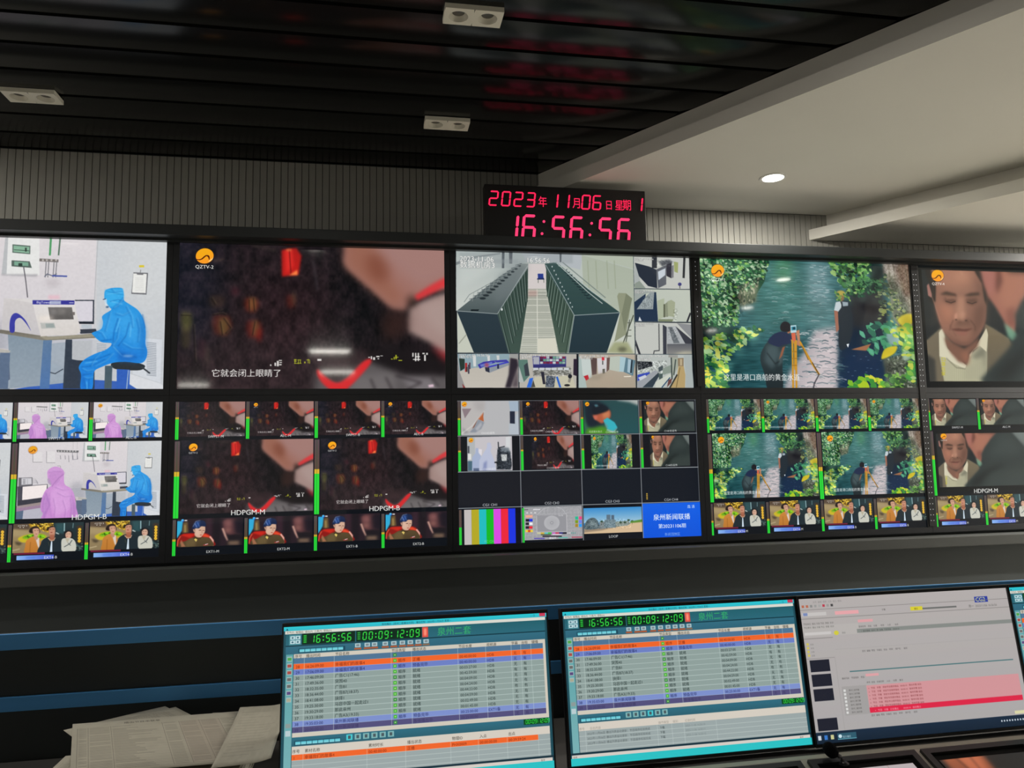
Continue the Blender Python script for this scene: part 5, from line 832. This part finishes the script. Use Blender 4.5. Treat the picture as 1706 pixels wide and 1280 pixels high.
    rows = [('', '', '', '', '', '', '', '', '4f7494'), ('28', '16:26:09:00', '幸福我们的故事4', '顺序', '正播', '00:40:00:00', 'HDB', '无 有', 'f0662c'), ('29', '17:06:09:00', '幸福我们的故事4', '顺序', '预备完毕', '00:40:00:00', 'HDB', '无 有', '6d80c4'), ('30', '17:46:09:00', '广告C1(17:46)', '顺序', '就绪', '00:03:27:00', 'HDB', '无 有', ''), ('31', '17:49:36:00', '突围40', '顺序', '就绪', '00:42:59:00', 'HDB', '有 有', ''), ('32', '18:32:35:00', '广告B1', '顺序', '就绪', '00:04:09:00', 'HDB', '无 有', ''), ('33', '18:36:44:00', '广告B7(18:37)', '顺序', '就绪', '00:04:24:00', 'HDB', '无 有', ''), ('34', '18:41:08:00', '抉择1', '顺序', '就绪', '00:44:22:00', 'HDB', '有 有', ''), ('35', '19:25:30:00', '马容中国一起走过1', '顺序', '就绪', '00:04:59:00', 'HDB', '无 有', ''), ('36', '19:30:29:00', '那此亲州', '顺序', '就绪', '00:02:49:00', 'HDB', '无 有', ''), ('37', '19:33:18:00', '广告A3(19:33)', '顺序', '就绪', '00:01:45:00', 'HDB', '无 有', ''), ('38', '19:35:03:00', '泉州新闻联播', '顺序', '预备完毕', '00:25:00:00', 'EXT1备', '无 有', '7d90cc'), ('39', '20:00:00:00', '泉州新闻联播', '', '等待播出中', '00:25:00:00', '', '无 有', '54507c')]
    h = 54.5/len(rows)
    for k, rw in enumerate(rows):
        y = 25.5+h*k; q = y+h*.8
        if rw[8]: c.R(3.8, y, 98, y+h, rw[8])
        tc = '2c3a38' if not rw[8] else ('8a3014' if k == 1 else '2c3468' if k < 12 else '3c3860')
        for s, x in zip(rw[:3], (4.6, 8.2, 18.8)): c.T(s, x, q, 14.5, tc, bold=.004)
        if rw[3]: c.T(rw[3], 42, q, 14, tc, bold=.006)
        c.R(40.1, y+.8, 41.4, y+h-.8, '4cb43c' if k % 4 else '3a8c44'); c.R(40.5, y+1.8, 41, y+h-1.8, 'c8e8a0')
        c.T(rw[4], 47.4, q, 14.5, tc, bold=.006)
        for s, x in zip(rw[5:7], (65.2, 75.8)): c.T(s, x, q, 14, tc)
        if rw[7]: c.T(rw[7][0], 86.2, q, 14, tc); c.T(rw[7][2], 90, q, 14, tc)
        c.L([(3.8, y+h), (98, y+h)], 1.5, 'c4d4d0', .8)
    for x in xs[1:-1]: c.L([(x, 25.5), (x, 80)], 1.5, 'c4d4d0', .8)
    c.R(3.6, 83, 99, 89, '2f6c80', c2='2c6070'); c.R(89, 83.2, 98.6, 87, '0a4a20'); c.seg('00:09:12:09', 89.8, 83.5, 8, 9.6, '3cf04a', t=.22)
    c.R(4.6, 85.4, 21, 88.4, '1c4a5c')
    for k in range(8): c.R(5+2*k, 85.9, 6.8+2*k, 87.9, '5cc0d0', c2='8ad8e0')
    for k in range(6): c.R(23+3*k, 83.8, 25.2+3*k, 87.6, '4ac8d0' if k == (0 if kind == 0 else 3) else '7fb4b4'); c.R(23.6+3*k, 84.6, 24.6+3*k, 86.8, '4a5a60')
    c.R(3.8, 89, 99, 97, '9aa6a6'); c.R(3.8, 89, 99, 91, 'd4ccc0')
    if kind == 0:
        for s, x in zip(('序号', '素材名称', '素材时长', '播出状态', '物理ID', '入点', '出点'), (4, 8.4, 31, 45, 61.6, 72, 83)): c.T(s, x, 90.6, 13.5, '4a463e')
        c.R(3.8, 91, 94.4, 92.4, 'f0662c')
        for s, x in zip(('1', '幸福我们的故事4', '00:40:00:00', '正播', 'PHX0009', '00:00:00:00', '00:39:59:24'), (4.6, 8.4, 31, 45, 61.6, 72, 83)): c.T(s, x, 92.15, 14, '8a3014')
    else:
        for s, x in zip(('序号', '日志内容', '操作类型', '级别', '记录时间'), (4, 8.4, 36, 42, 47)): c.T(s, x, 90.8, 11, '9a948a')
        for k in range(3):
            c.T('2023年11月06日 播出列表自动更新：节目顺序校验完成', 7, 92.15+1.25*k, 10.5, '5a6464'); c.T('下载', 36.4, 92.15+1.25*k, 10.5, '3a4444'); c.T('2023-11-06 16:50:1%d' % k, 47, 92.15+1.25*k, 10, '7a8484')
    for k in range(4): c.L([(3.8, 92.4+1.25*k), (99, 92.4+1.25*k)], 1.2, 'c8d4d0', .8)
    for x in (7.8, 30.4, 44.4, 61, 71.4, 82.4, 94.4) if kind == 0 else (6.4, 35.4, 41.4, 46.4, 60): c.L([(x, 91), (x, 97)], 1.2, 'c8d4d0', .7)
    c.R(0, 96.6, 100, 97.2, '16303c'); c.R(.5, 97.2, 99.5, 98.4, 'd4ccc4'); c.R(0, 98.4, 100, 100, '2cc0c4')
    c.T('就绪', 1, 98.3, 8, '6a6a60'); c.T('数字', 95, 98.3, 8, '6a6a60')
    return c
def pic_caption():
    c = Canvas(1000, 562, 'b4aeac', 33).unit()
    c.R(0, 0, 100, 100, 'b2acaa', c2='aaa6a6'); c.R(0, 92.4, 100, 100, '1a2c40', c2='152434')
    c.R(83.4, 5.4, 90, 9.6, '2c3c9c'); c.T('CG2', 84, 9, 25, 'd8dc90', bold=.01)
    c.T('文件  编辑  视图  工具  窗口  帮助', 6.5, 3.4, 9, '8a8684')
    for k, cc in enumerate(('b86a50', 'b86a50', '8a8a88', '9a9a98', 'a4a4a2', 'b84050', '9a9896', '4a4a4a')): c.R(1.2+1.9*k, 4.6, 2.3+1.9*k, 6.4, cc)
    c.L([(0, 8), (100, 8)], 2, '7a7674', .8); c.R(1, 10, 12, 12.5, 'c4c0be'); c.R(1.4, 10.2, 3.4, 12.2, '7a8ab8'); c.R(16, 10, 27, 12.6, 'e4a4a8'); c.T('字幕', 38, 11.5, 9, '6a6866')
    c.R(51.6, 10, 57.4, 12.8, 'd8cc38'); c.T('播出', 53.4, 12.2, 9, '6a6420'); c.R(57.4, 11.2, 74, 12.4, '6a6c6a'); c.T('周一  2023/11/06 16:56:56', 80, 13, 13, '6a6866')
    c.L([(0, 14.4), (100, 14.4)], 2.4, '7c7876', .8); c.R(26, 17, 33, 19, 'dca0a4'); c.R(0, 19.4, 26, 27, 'b8b4b0', .6)
    for k in range(2): c.T('节目单位  播出 字幕 节目  停播  标识', 1, 18.6+2.6*k, 8.5, '6c6a66')
    c.R(1, 24, 13, 26, 'c8c4c2'); c.E(15.4, 25.4, 1.1, 1.6, 'd0c840'); c.T('搜索', 18, 26.2, 8.5, '7a7876'); c.L([(0, 28.4), (13.5, 28.4)], 2, '7c7876')
    c.T('素材名称    类型    长度       状态      入点        出点', 26, 22.6, 8.5, '5c5a58'); c.R(25, 23.6, 100, 26.4, '868a86'); c.T('1  图文模板  泉州二套_挂角_节目预告    00:00:10', 27, 25.8, 8.5, '4a4c4a')
    for k in range(4): c.R(1.2, 31.4+2.6*k, 2.2, 33+2.6*k, 'd0c058'); c.T('目录', 3, 33+2.6*k, 7.5, '7a7876')
    c.L([(14, 37), (100, 37)], 1, '9a9694', .7); c.T('显示  编辑  预览   字幕名   状态    时间     用户名      级别', 26, 40, 8.5, '5c5a58')
    for y in (43.4, 53.4, 63.4, 85-1.6): c.R(1.6, y, 10.4, y+8.2, '20222e')
    c.L([(0, 42.4), (13, 42.4)], 1.5, '7c7876'); c.L([(13.2, 42), (13.2, 92)], 1.2, '9a9694')
    c.R(19, 52.6, 97, 53.4, '4a7478'); c.R(26, 55.4, 32, 57.2, 'dca0a4'); c.T('播出列表    节目顺序    类型', 15, 58, 8.5, '5c5a58'); c.T('序号  状态   字幕名称     入点      长度     备注', 26, 62, 8.5, '5c5a58')
    c.R(14.4, 63, 25.5, 82.6, '9a9896', .6)
    for k in range(7): c.R(15, 65+2.5*k, 16, 66.6+2.5*k, 'd8d8d6'); c.T('泉州二套字幕', 17.4, 66.4+2.5*k, 8, '5c5a58')
    c.R(25.6, 63.4, 98.2, 78.6, 'd09498')
    for k in range(6): c.T('▪   节目   字幕   预告节目顺序播出   00:00:10   等待字幕 自动', 26.4, 66+2.5*k, 8.5, '8a4448', sx=1.1)
    c.R(25.6, 78.6, 98.2, 82.2, 'dc2848'); c.T('▪   节目   字幕   正在播出        00:00:10   自动播出', 28, 81.4, 9, 'f4b8c0', sx=1.1); c.T('显示  编辑  预览   字幕名   状态    时间     用户名      级别', 26, 84.6, 8.5, '5c5a58')
    for k in range(3): c.R(1+2.8*k, 94.6, 2.4+2.8*k, 97.6, ('c8d0d8', '3a78c8', 'c8c890')[k])
    c.R(9.6, 94, 18, 98, '2f5a6c'); c.E(10.8, 96, .8, 1.2, 'c8e0e8'); c.T('图文播控', 12, 97.2, 9, 'c8dce4'); c.R(9.6, 97.8, 18, 98.2, '6ab0c0')
    for k in range(9): c.E(86+1.3*k, 95.6, .35, .7, 'c8d0d8')
    c.T('16:56', 97.4, 95.6, 8, 'c8d0d8'); c.R(93, 89.4, 99.6, 91.6, 'd8d4a8'); c.soft(.5)
    return c
# ---------------------------------------------------------------- wall displays
def screen_mat(name, c, rough=.05):
    """the drawn picture glows from behind a smooth dark panel"""
    im = bpy.data.images.new(name, c.w, c.h); a = np.ones((c.h, c.w, 4), np.float32); a[..., :3] = np.clip(c.a, 0, 1)[::-1]
    im.pixels.foreach_set(a.ravel()); im.update(); im.pack()
    m = bpy.data.materials.new(name); m.use_nodes = True; nt = m.node_tree; b = nt.nodes['Principled BSDF']
    t = nt.nodes.new('ShaderNodeTexImage'); t.image = im; t.extension = 'EXTEND'
    b.inputs['Base Color'].default_value = (.006, .006, .007, 1); b.inputs['Roughness'].default_value = rough; b.inputs['Specular IOR Level'].default_value = .5
    nt.links.new(t.outputs['Color'], b.inputs['Emission Color']); b.inputs['Emission Strength'].default_value = 1.0
    return m
def screen_quad(name, w, h, m, parent, y, rect=(0, 0, 1, 1), z0=0):
    """flat picture, rect in 0..1 from the top left, local x centred, z from z0"""
    x0, x1 = (rect[0]-.5)*w, (rect[2]-.5)*w; za, zb = z0+(1-rect[3])*h, z0+(1-rect[1])*h
    o = mesh_obj(name, [(x0, y, za), (x1, y, za), (x1, y, zb), (x0, y, zb)], [(0, 1, 2, 3)], m, parent)
    uv = o.data.uv_layers.new(name='UVMap')
    for l, (u, v) in zip(uv.data, ((rect[0], 1-rect[3]), (rect[2], 1-rect[3]), (rect[2], 1-rect[1]), (rect[0], 1-rect[1]))): l.uv = (u, v)
    return o
def ring(x0, x1, z0, z1, bx, bz, y0, y1):
    b = MB()
    b.box(x0, x1, y0, y1, z1-bz, z1); b.box(x0, x1, y0, y1, z0, z0+bz); b.box(x0, x0+bx, y0, y1, z0+bz, z1-bz); b.box(x1-bx, x1, y0, y1, z0+bz, z1-bz); return b
SW, SH, GX, GZ, ZC = 1.21, .6802, .05321, .05692, 1.83328
def display(ci, row, canvas, label, tiles=()):
    xc = (ci-2)*(SW+GX); z0 = ZC+GZ/2 if row == 0 else ZC-GZ/2-SH
    r = empty('wall_display', (xc, 0, z0)); tag(r, label, 'display', 'displays of the video wall')
    e = GX/2-.0006; ez = GZ/2-.0006; ex = SW/2+e
    box('housing', -ex, ex, .004, .028, -ez, SH+ez, 'housing', r)
    ring(-ex, ex, -ez, SH+ez, e+.0005, ez+.0005, -.007, .0039).build('bezel', 'bezel', r)
    m = screen_mat('picture_'+label.split(' showing ')[-1].replace(' ', '_')[:40], canvas)
    s = screen_quad('screen', SW, SH, m, r, 0)
    for n, a, b, c_, d in tiles: screen_quad(n, SW, SH, m, s, -.0006, (a, b, c_, d))
    return r
C2 = (280, 390, 480/1706); C4 = (1150, 410, 390/1706); C5 = (1510, 420, 196/1045)
lab = pic_lab(); alley0 = pic_alley(); river0 = pic_river(); man0 = pic_man(); trio = pic_trio(); officer = pic_officer()
alley = branded(alley0, Q_ALLEY, C2, 217, 130, 'QZTV-2'); river = branded(river0, Q_RIVER, C4, 200, 180, 'QZTV-1', 25); man = branded(man0, Q_MAN, C5, 266, 210, 'QZTV-4')
lab_l = lab.copy().unit(); lab_l.logo(9.5, 10, 26, None, .85)
boxed_man = Canvas(PW, PH, '0d1112'); boxed_man.paste(man, .0225, .045, 1.0, .948)
display(0, 0, lab, 'upper display showing a blue-suited worker in a white laboratory')
display(1, 0, alley, 'upper display showing a dark blurred scene with a red lantern')
display(2, 0, pic_rooms(), 'upper display showing server aisles and security camera views')
display(3, 0, river, 'upper display showing two men surveying a green river')
display(4, 0, boxed_man, "upper display showing a man's face looking down")
NM = ['SWPST-M', 'ALC-M', 'SWPST-B', 'ALC-B']; PG = ['HDPGM-M', 'HDPGM-B']; E4 = ['EXT4-M', 'EXT4-M', 'EXT4-B', 'EXT4-B']; E12 = ['EXT1-M', 'EXT2-M', 'EXT1-B', 'EXT2-B']
c, T = pic_multiview(lab_l, lab, trio, NM, E4, PG, g=.55); display(0, 1, c, 'lower display showing laboratory previews above trio feeds', T)
c, T = pic_multiview(alley, alley0, officer, NM, E12, PG, bar=False, g=.54); display(1, 1, c, 'lower display showing dark lantern previews above officer feeds', T)
c, T = pic_sources(lab, alley, river, man); display(2, 1, c, 'lower display showing a grid of sixteen sources with colour bars', T)
c, T = pic_multiview(river, river0, trio, None, E4, None, g=.42); display(3, 1, c, 'lower display showing green river previews above trio feeds', T)
mb = Canvas(PW, PH, '0d1112'); mb.paste(man, .02, .05, 1, .92); mb0 = Canvas(PW, PH, '0d1112'); mb0.paste(man0, .02, .03, 1, .93)
c, T = pic_multiview(mb, mb0, trio, NM, E4, PG, g=.56); display(4, 1, c, 'lower display showing face previews above trio feeds', T)
# perforated strips in the gaps; their holes are flat discs given a glow
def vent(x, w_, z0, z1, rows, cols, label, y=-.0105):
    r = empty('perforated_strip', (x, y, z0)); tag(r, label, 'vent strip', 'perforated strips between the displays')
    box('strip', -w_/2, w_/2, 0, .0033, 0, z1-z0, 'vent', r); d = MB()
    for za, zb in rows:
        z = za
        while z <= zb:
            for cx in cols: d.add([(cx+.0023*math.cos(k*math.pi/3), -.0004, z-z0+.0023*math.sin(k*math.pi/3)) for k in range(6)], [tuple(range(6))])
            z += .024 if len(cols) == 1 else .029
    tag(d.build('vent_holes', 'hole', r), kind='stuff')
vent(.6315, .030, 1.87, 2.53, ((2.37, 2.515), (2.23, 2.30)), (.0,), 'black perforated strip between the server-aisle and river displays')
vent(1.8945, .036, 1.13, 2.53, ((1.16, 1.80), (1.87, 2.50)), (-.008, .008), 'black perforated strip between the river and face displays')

# ---------------------------------------------------------------- LED calendar clock
ck = empty('led_clock', (-.046, -.03, 2.5515)); tag(ck, 'black LED calendar clock with red digits above the screens', 'clock')
box('housing', -.413, .413, .0, .066, 0, .3185, 'led_case', ck, bevel=.003)
def led_digit(ch, x, z, w_, h_, m, t):
    b = MB()
    for p in seg_polys(ch, t, .02, .10):
        q = [(x+.046+u*w_, z-2.5515-v*h_/1.9) for u, v in p]; n = len(q)
        b.add([(u, -.0035, v) for u, v in q]+[(u, .0005, v) for u, v in q], [tuple(range(n))]+[(i, n+i, n+(i+1) % n, (i+1) % n) for i in range(n)])
    return b.build('digit', m, ck)
for ch, x in zip('202311061', (-.438, -.376, -.314, -.252, -.135, -.077, .031, .088, .306)): led_digit(ch, x, 2.836, .046, .076, 'led', .16)
for ch, x in zip('165656', (-.364, -.276, -.127, -.034, .115, .213)): led_digit(ch, x, 2.7225, .070, .130, 'led2', .19)
for x, z in ((-.165, 2.690), (-.176, 2.628), (.080, 2.690), (.069, 2.630)):
    MB().lathe([(.0005, -.0035), (.0065, -.0035), (.0065, .0005)], 14).build('colon_dot', 'led2', ck).matrix_local = Matrix.Translation((x+.046, 0, z-2.5515)) @ Matrix.Rotation(-math.pi/2, 4, 'X')
def lettering(name, s, m, parent, x, y, z, size, bold=0.0, wide=1.0):
    cu = bpy.data.curves.new(name, 'FONT'); cu.body = s; cu.resolution_u = 3; cu.offset = bold; cu.extrude = .0
    t = bpy.data.objects.new(name, cu); COL.objects.link(t); dg = bpy.context.evaluated_depsgraph_get()
    me = bpy.data.meshes.new_from_object(t.evaluated_get(dg)); bpy.data.objects.remove(t); bpy.data.curves.remove(cu)
    x0 = min(v.co.x for v in me.vertices); zb = min(v.co.y for v in me.vertices)
    for v in me.vertices: v.co = ((v.co.x-x0)*size*wide, 0, (v.co.y-zb)*size)
    me.materials.clear(); me.materials.append(M[m]); o = bpy.data.objects.new(name, me); COL.objects.link(o); o.parent = parent; o.location = (x, y, z); return o
for s, x, hz in (('年', -.190, .054), ('月', -.016, .055), ('日', .159, .050), ('星', .206, .054), ('期', .246, .056)): lettering('character', s, 'led', ck, x+.046, -.003, 2.764-2.5515, hz/.93, .0, .80)

# ---------------------------------------------------------------- operator console
RX0, RX1 = -3.2, 2.9
sw_ = empty('slatwall', ((RX0+RX1)/2, -1.74, .40)); tag(sw_, 'long dark slatwall with blue rails behind the desk monitors', 'slatwall')
cx = (RX0+RX1)/2; hw = (RX1-RX0)/2
box('back_panel', -hw, hw, -.002, .010, 0, .7475, 'panel', sw_)
for za, zb in ((1.1145, 1.1485), (.984, 1.0145)): box('rail', -hw, hw, -.012, -.0025, za-.40, zb-.40, 'rail', sw_, bevel=.0012)
cn = empty('control_console', (cx, -2.1, 0)); tag(cn, 'long grey and beige control desk under the monitors', 'desk')
SL = .424                                                          # fall of the sloping front panel
box('worktop', -hw, hw, -.01, .345, .85, .88, 'desk', cn)
box('edge_strip', -.55-cx, hw, -.028, -.0105, .852, .8805, 'strip_desk', cn, bevel=.0015)
def slope_slab(name, x0, x1, ya, yb_, lift, th, m, parent):
    f = lambda y: .88+(y+.0285)*SL
    v = [(x0, ya, f(ya)+lift), (x1, ya, f(ya)+lift), (x1, yb_, f(yb_)+lift), (x0, yb_, f(yb_)+lift)]
    return MB().add([(a, b, c_-th) for a, b, c_ in v]+v, BOXF).build(name, m, parent)
slope_slab('sloping_panel', -hw, hw, -.47, -.0285, 0, .025, 'strip_desk', cn)
box('front_panel', -hw, hw, .05, .08, .02, .848, 'panel', cn)
for x in (-hw, -hw/3, hw/3-.03, hw-.03): box('side_support', x, x+.03, -.30, .34, 0, .70, 'panel', cn)
# small monitors set in dark frames in the sloping panel
def bay(x0, x1, pic, label, name='bay_monitor'):
    r = empty(name, ((x0+x1)/2, -2.1365, .8768), (math.atan(SL), 0, 0)); tag(r, label, 'small monitor', 'small monitors set in the sloping desk panel'); h = (x1-x0)/2
    fr = MB(); L_ = .19
    for a in ((-h, h, -.014, -.001, .0005, .008), (-h, h, -L_, -L_+.014, .0005, .008), (-h, -h+.014, -L_+.014, -.014, .0005, .008), (h-.014, h, -L_+.014, -.014, .0005, .008)): fr.box(*a)
    fr.build('frame', 'frame', r)
    MB().box(-h+.0145, h-.0145, -L_+.0145, -.0145, .0005, .0018).build('recess', 'recess', r)
    x2, x3 = -h+.024, h-.024
    o = mesh_obj('screen', [(x2, -L_+.024, .0026), (x3, -L_+.024, .0026), (x3, -.030, .0026), (x2, -.030, .0026)], [(0, 1, 2, 3)], screen_mat(name, pic, .3), r)
    uv = o.data.uv_layers.new(name='UVMap')
    for l, q in zip(uv.data, ((0, 0), (1, 0), (1, 1), (0, 1))): l.uv = q
b1 = Canvas(200, 140, '9a948f').unit(); b1.R(0, 0, 38, 100, '15161a'); b1.R(38, 0, 100, 100, 'b4aaac', c2='a8a0a0')
for k in range(9): b1.L([(48, 12+9*k), (92, 12+9*k)], 1.5, '8a8284', .7)
b1.L([(70, 0), (70, 60)], 1.5, '9a7a6c', .8)
b2 = Canvas(200, 140, '1a1614').unit(); b2.P([(4, 0), (52, 0), (48, 60), (20, 80), (4, 70)], '9c5434', 1, 6, c2='6a3424'); b2.P([(22, 0), (46, 0), (38, 50), (26, 50)], 'c46c48', .8, 6); b2.L([(20, 0), (26, 60)], 4, '4a2418', .8, 3); b2.L([(36, 0), (33, 50)], 3, '54281c', .8, 3)
b3_ = Canvas(200, 140, '14171a').unit(); b3_.R(10, 10, 90, 90, '20262a', 1, 8)
bay(-.127, .119, b1, 'small desk monitor with a pale page, beside the microphone'); bay(.133, .386, b2, 'small desk monitor with an orange brown picture'); bay(-.392, -.143, b3_, 'small dark desk monitor left of the microphone')
# gooseneck microphone
mc = empty('desk_microphone', (-.0545, -2.152, .872)); tag(mc, 'small black desk microphone with foam windscreen', 'microphone')
MB().lathe([(.0005, .0005), (.012, .0005), (.012, .004), (.007, .007), (.0005, .008)], 20).build('base', 'metal', mc, smooth=True)
MB().tube([(0, 0, .004), (-.001, 0, .010), (-.006, .000, .016), (-.014, .001, .021), (-.022, .002, .026)], .0042, 12).build('neck', 'metal', mc, smooth=True)
fo = MB(); fo.lathe([(.0005, -.0165), (.007, -.0155), (.0115, -.011), (.0135, -.003), (.0135, .004), (.0115, .011), (.007, .0155), (.0005, .0168)], 20)
w_ = fo.build('windscreen', 'foam', mc, smooth=True); w_.location = (-.0255, .002, .030); w_.rotation_euler = (0, -.75, 0)

# ---------------------------------------------------------------- desk monitors
MW, MH = .527, .2964
def monitor(x, y, z, tilt, canvas, label, tiles=()):
    """x,y,z = middle of the picture"""
    r = empty('desk_monitor', (x, y-math.sin(tilt)*MH/2, z-math.cos(tilt)*MH/2), (-tilt, 0, 0)); tag(r, label, 'monitor', 'monitors along the control desk')
    bx = .0030; ex = MW/2+bx
    box('housing', -ex, ex, .0022, .024, -.0065, MH+.007, 'housing', r, bevel=.001); MB().box(-.16, .16, .0245, .043, .05, MH-.06).build('rear_cover', 'housing', r)
    ring(-ex, ex, -.0065, MH+.007, bx-.0002, .0063, -.003, .002).build('bezel', 'bezel', r)
    m = screen_mat('picture_'+label.replace(' ', '_')[:40], canvas, .25); screen_quad('screen', MW, MH, m, r, 0)
    a = MB().box(-.04, .04, .0435, .049, MH/2-.04, MH/2+.04); a.tube([(0, .046, MH/2), (0, .13, MH/2-.012), (0, .24, MH/2-.035), (0, .282, MH/2-.042)], .016, 12); a.build('arm', 'arm', r)
    return r
play0, play1 = pic_playlist(0), pic_playlist(1)
monitor(-.9125, -2.073, 1.0425, .150, play0, 'desk monitor with a play-out list, next to the papers')
monitor(-.351, -2.073, 1.042, .150, play1, 'desk monitor with a play-out list and grey log below, second along')
monitor(.183, -2.079, 1.043, .142, pic_caption(), 'desk monitor with a grey caption list and red row marked CG2')
monitor(.717, -2.079, 1.043, .142, play1, 'desk monitor with a play-out list, right of the grey caption screen')

# ---------------------------------------------------------------- papers beside the monitors
def pic_sheet(seed, faint=1.0, mode=0):
    c = Canvas(420, 300, 'cdc8b8', seed).unit(); r = c.rng; c.noise(.03, 20, 20)
    if mode == 0:
        c.T('播出节目串联单', 30, 8, 13, '5a564e', a=.8*faint)
        for k in range(34): c.L([(3, 12+2.5*k), (97, 12+2.5*k)], .9, '8a857a', .6*faint)
        for x in (3, 9, 22, 52, 62, 74, 86, 97): c.L([(x, 12), (x, 95)], 1, '7a756a', .7*faint)
        for k in range(33):
            for x0, x1 in ((4, 8), (10, 21), (23, 30+20*r.random()), (53, 60), (63, 72), (75, 84), (87, 90+6*r.random())):
                if r.random() < .85: c.L([(x0, 13.4+2.5*k), (x1, 13.4+2.5*k)], 1.8, '6a655c', .5*faint)
        for x in (62, 74): c.R(x, 12, x+12, 95, 'b49a90', .18*faint)
    else:
        for k in range(16): c.L([(8+4*r.random(), 10+5*k), (40+50*r.random(), 10+5*k)], 1.6, '7a756a', .5*faint)
    return c
def paper_mat(name, c):
    m_ = screen_mat(name, c); nt = m_.node_tree; b = nt.nodes['Principled BSDF']; t = [n for n in nt.nodes if n.type == 'TEX_IMAGE'][0]
    nt.links.remove(b.inputs['Emission Color'].links[0]); b.inputs['Emission Strength'].default_value = 0
    nt.links.new(t.outputs['Color'], b.inputs['Base Color']); b.inputs['Roughness'].default_value = .85; b.inputs['Specular IOR Level'].default_value = .15
    return m_
PM = [paper_mat('printed_table', pic_sheet(3)), paper_mat('printed_table_faint', pic_sheet(5, .6)), paper_mat('handwritten_page', pic_sheet(7, .7, 1))]
def sheet(corner, e1, e2, z, m_, label, curl=0.0, sag=.006, seed=1):
    """thin sheet: corner + u*e1 + v*e2 (metres), gently bent"""
    n, k = 14, 14; v = []; r = random.Random(seed); ph = r.random()*6
    cx_, cy_ = corner[0]+(e1[0]+e2[0])/2, corner[1]+(e1[1]+e2[1])/2
    for j in range(k+1):
        for i in range(n+1):
            a, b = i/n, j/k; zz = sag*math.sin(a*3+ph)*math.sin(b*2.6+ph*.7)+curl*max(0, a-.6)**2*6+curl*.6*max(0, .35-b)**2*8
            v.append((corner[0]+a*e1[0]+b*e2[0]-cx_, corner[1]+a*e1[1]+b*e2[1]-cy_, zz))
    f = [(j*(n+1)+i, j*(n+1)+i+1, (j+1)*(n+1)+i+1, (j+1)*(n+1)+i) for j in range(k) for i in range(n)]
    o = mesh_obj('paper_sheet', v, f, m_, None, True, (cx_, cy_, z)); uv = o.data.uv_layers.new(name='UVMap')
    for p in o.data.polygons:
        for li, vi in zip(p.loop_indices, p.vertices): uv.data[li].uv = ((vi % (n+1))/n, 1-(vi//(n+1))/k)
    so = o.modifiers.new('thickness', 'SOLIDIFY'); so.thickness = .0004
    return tag(o, label, 'paper', 'papers on the desk beside the monitors')
pile = MB(); rr = random.Random(4)
for k in range(14):
    dx, dy = rr.uniform(-.006, .006), rr.uniform(-.006, .006); pile.box(-.125+dx, .125+dx, -.15+dy, .15+dy, k*.0049, k*.0049+.0044)
tag(pile.build('paper_pile', 'paper', loc=(-1.375, -2.04, .8805)), 'thick pile of loose papers under the printed sheets', 'papers')
sheet((-1.585, -1.985), (.30, .012), (.0, -.30), .957, PM[1], 'cream sheet at the bottom left of the paper stack', 0, .002, 2)
sheet((-1.352, -1.80), (.150, -.02), (-.02, -.30), .965, PM[2], 'rounded sheet showing behind the right end of the printed table', .0, .001, 5)
sheet((-1.463, -1.752), (.165, -.237), (-.168, -.117), .972, PM[2], 'angled sheet with the highest corner, at the back of the paper stack', .0, .001, 3)
sheet((-1.435, -1.778), (.165, -.237), (-.168, -.117), .976, PM[1], 'angled sheet just in front of the highest corner of the stack', .0, .001, 4)
sheet((-1.616, -1.863), (.326, .006), (.100, -.300), .9805, PM[0], 'printed table sheet on top of the paper stack', .0, .0008, 6)
sheet((-1.286, -1.856), (.100, .004), (.004, -.33), .9835, PM[2], 'handwritten sheet between the printed table and the desk monitor', .006, .001, 7)
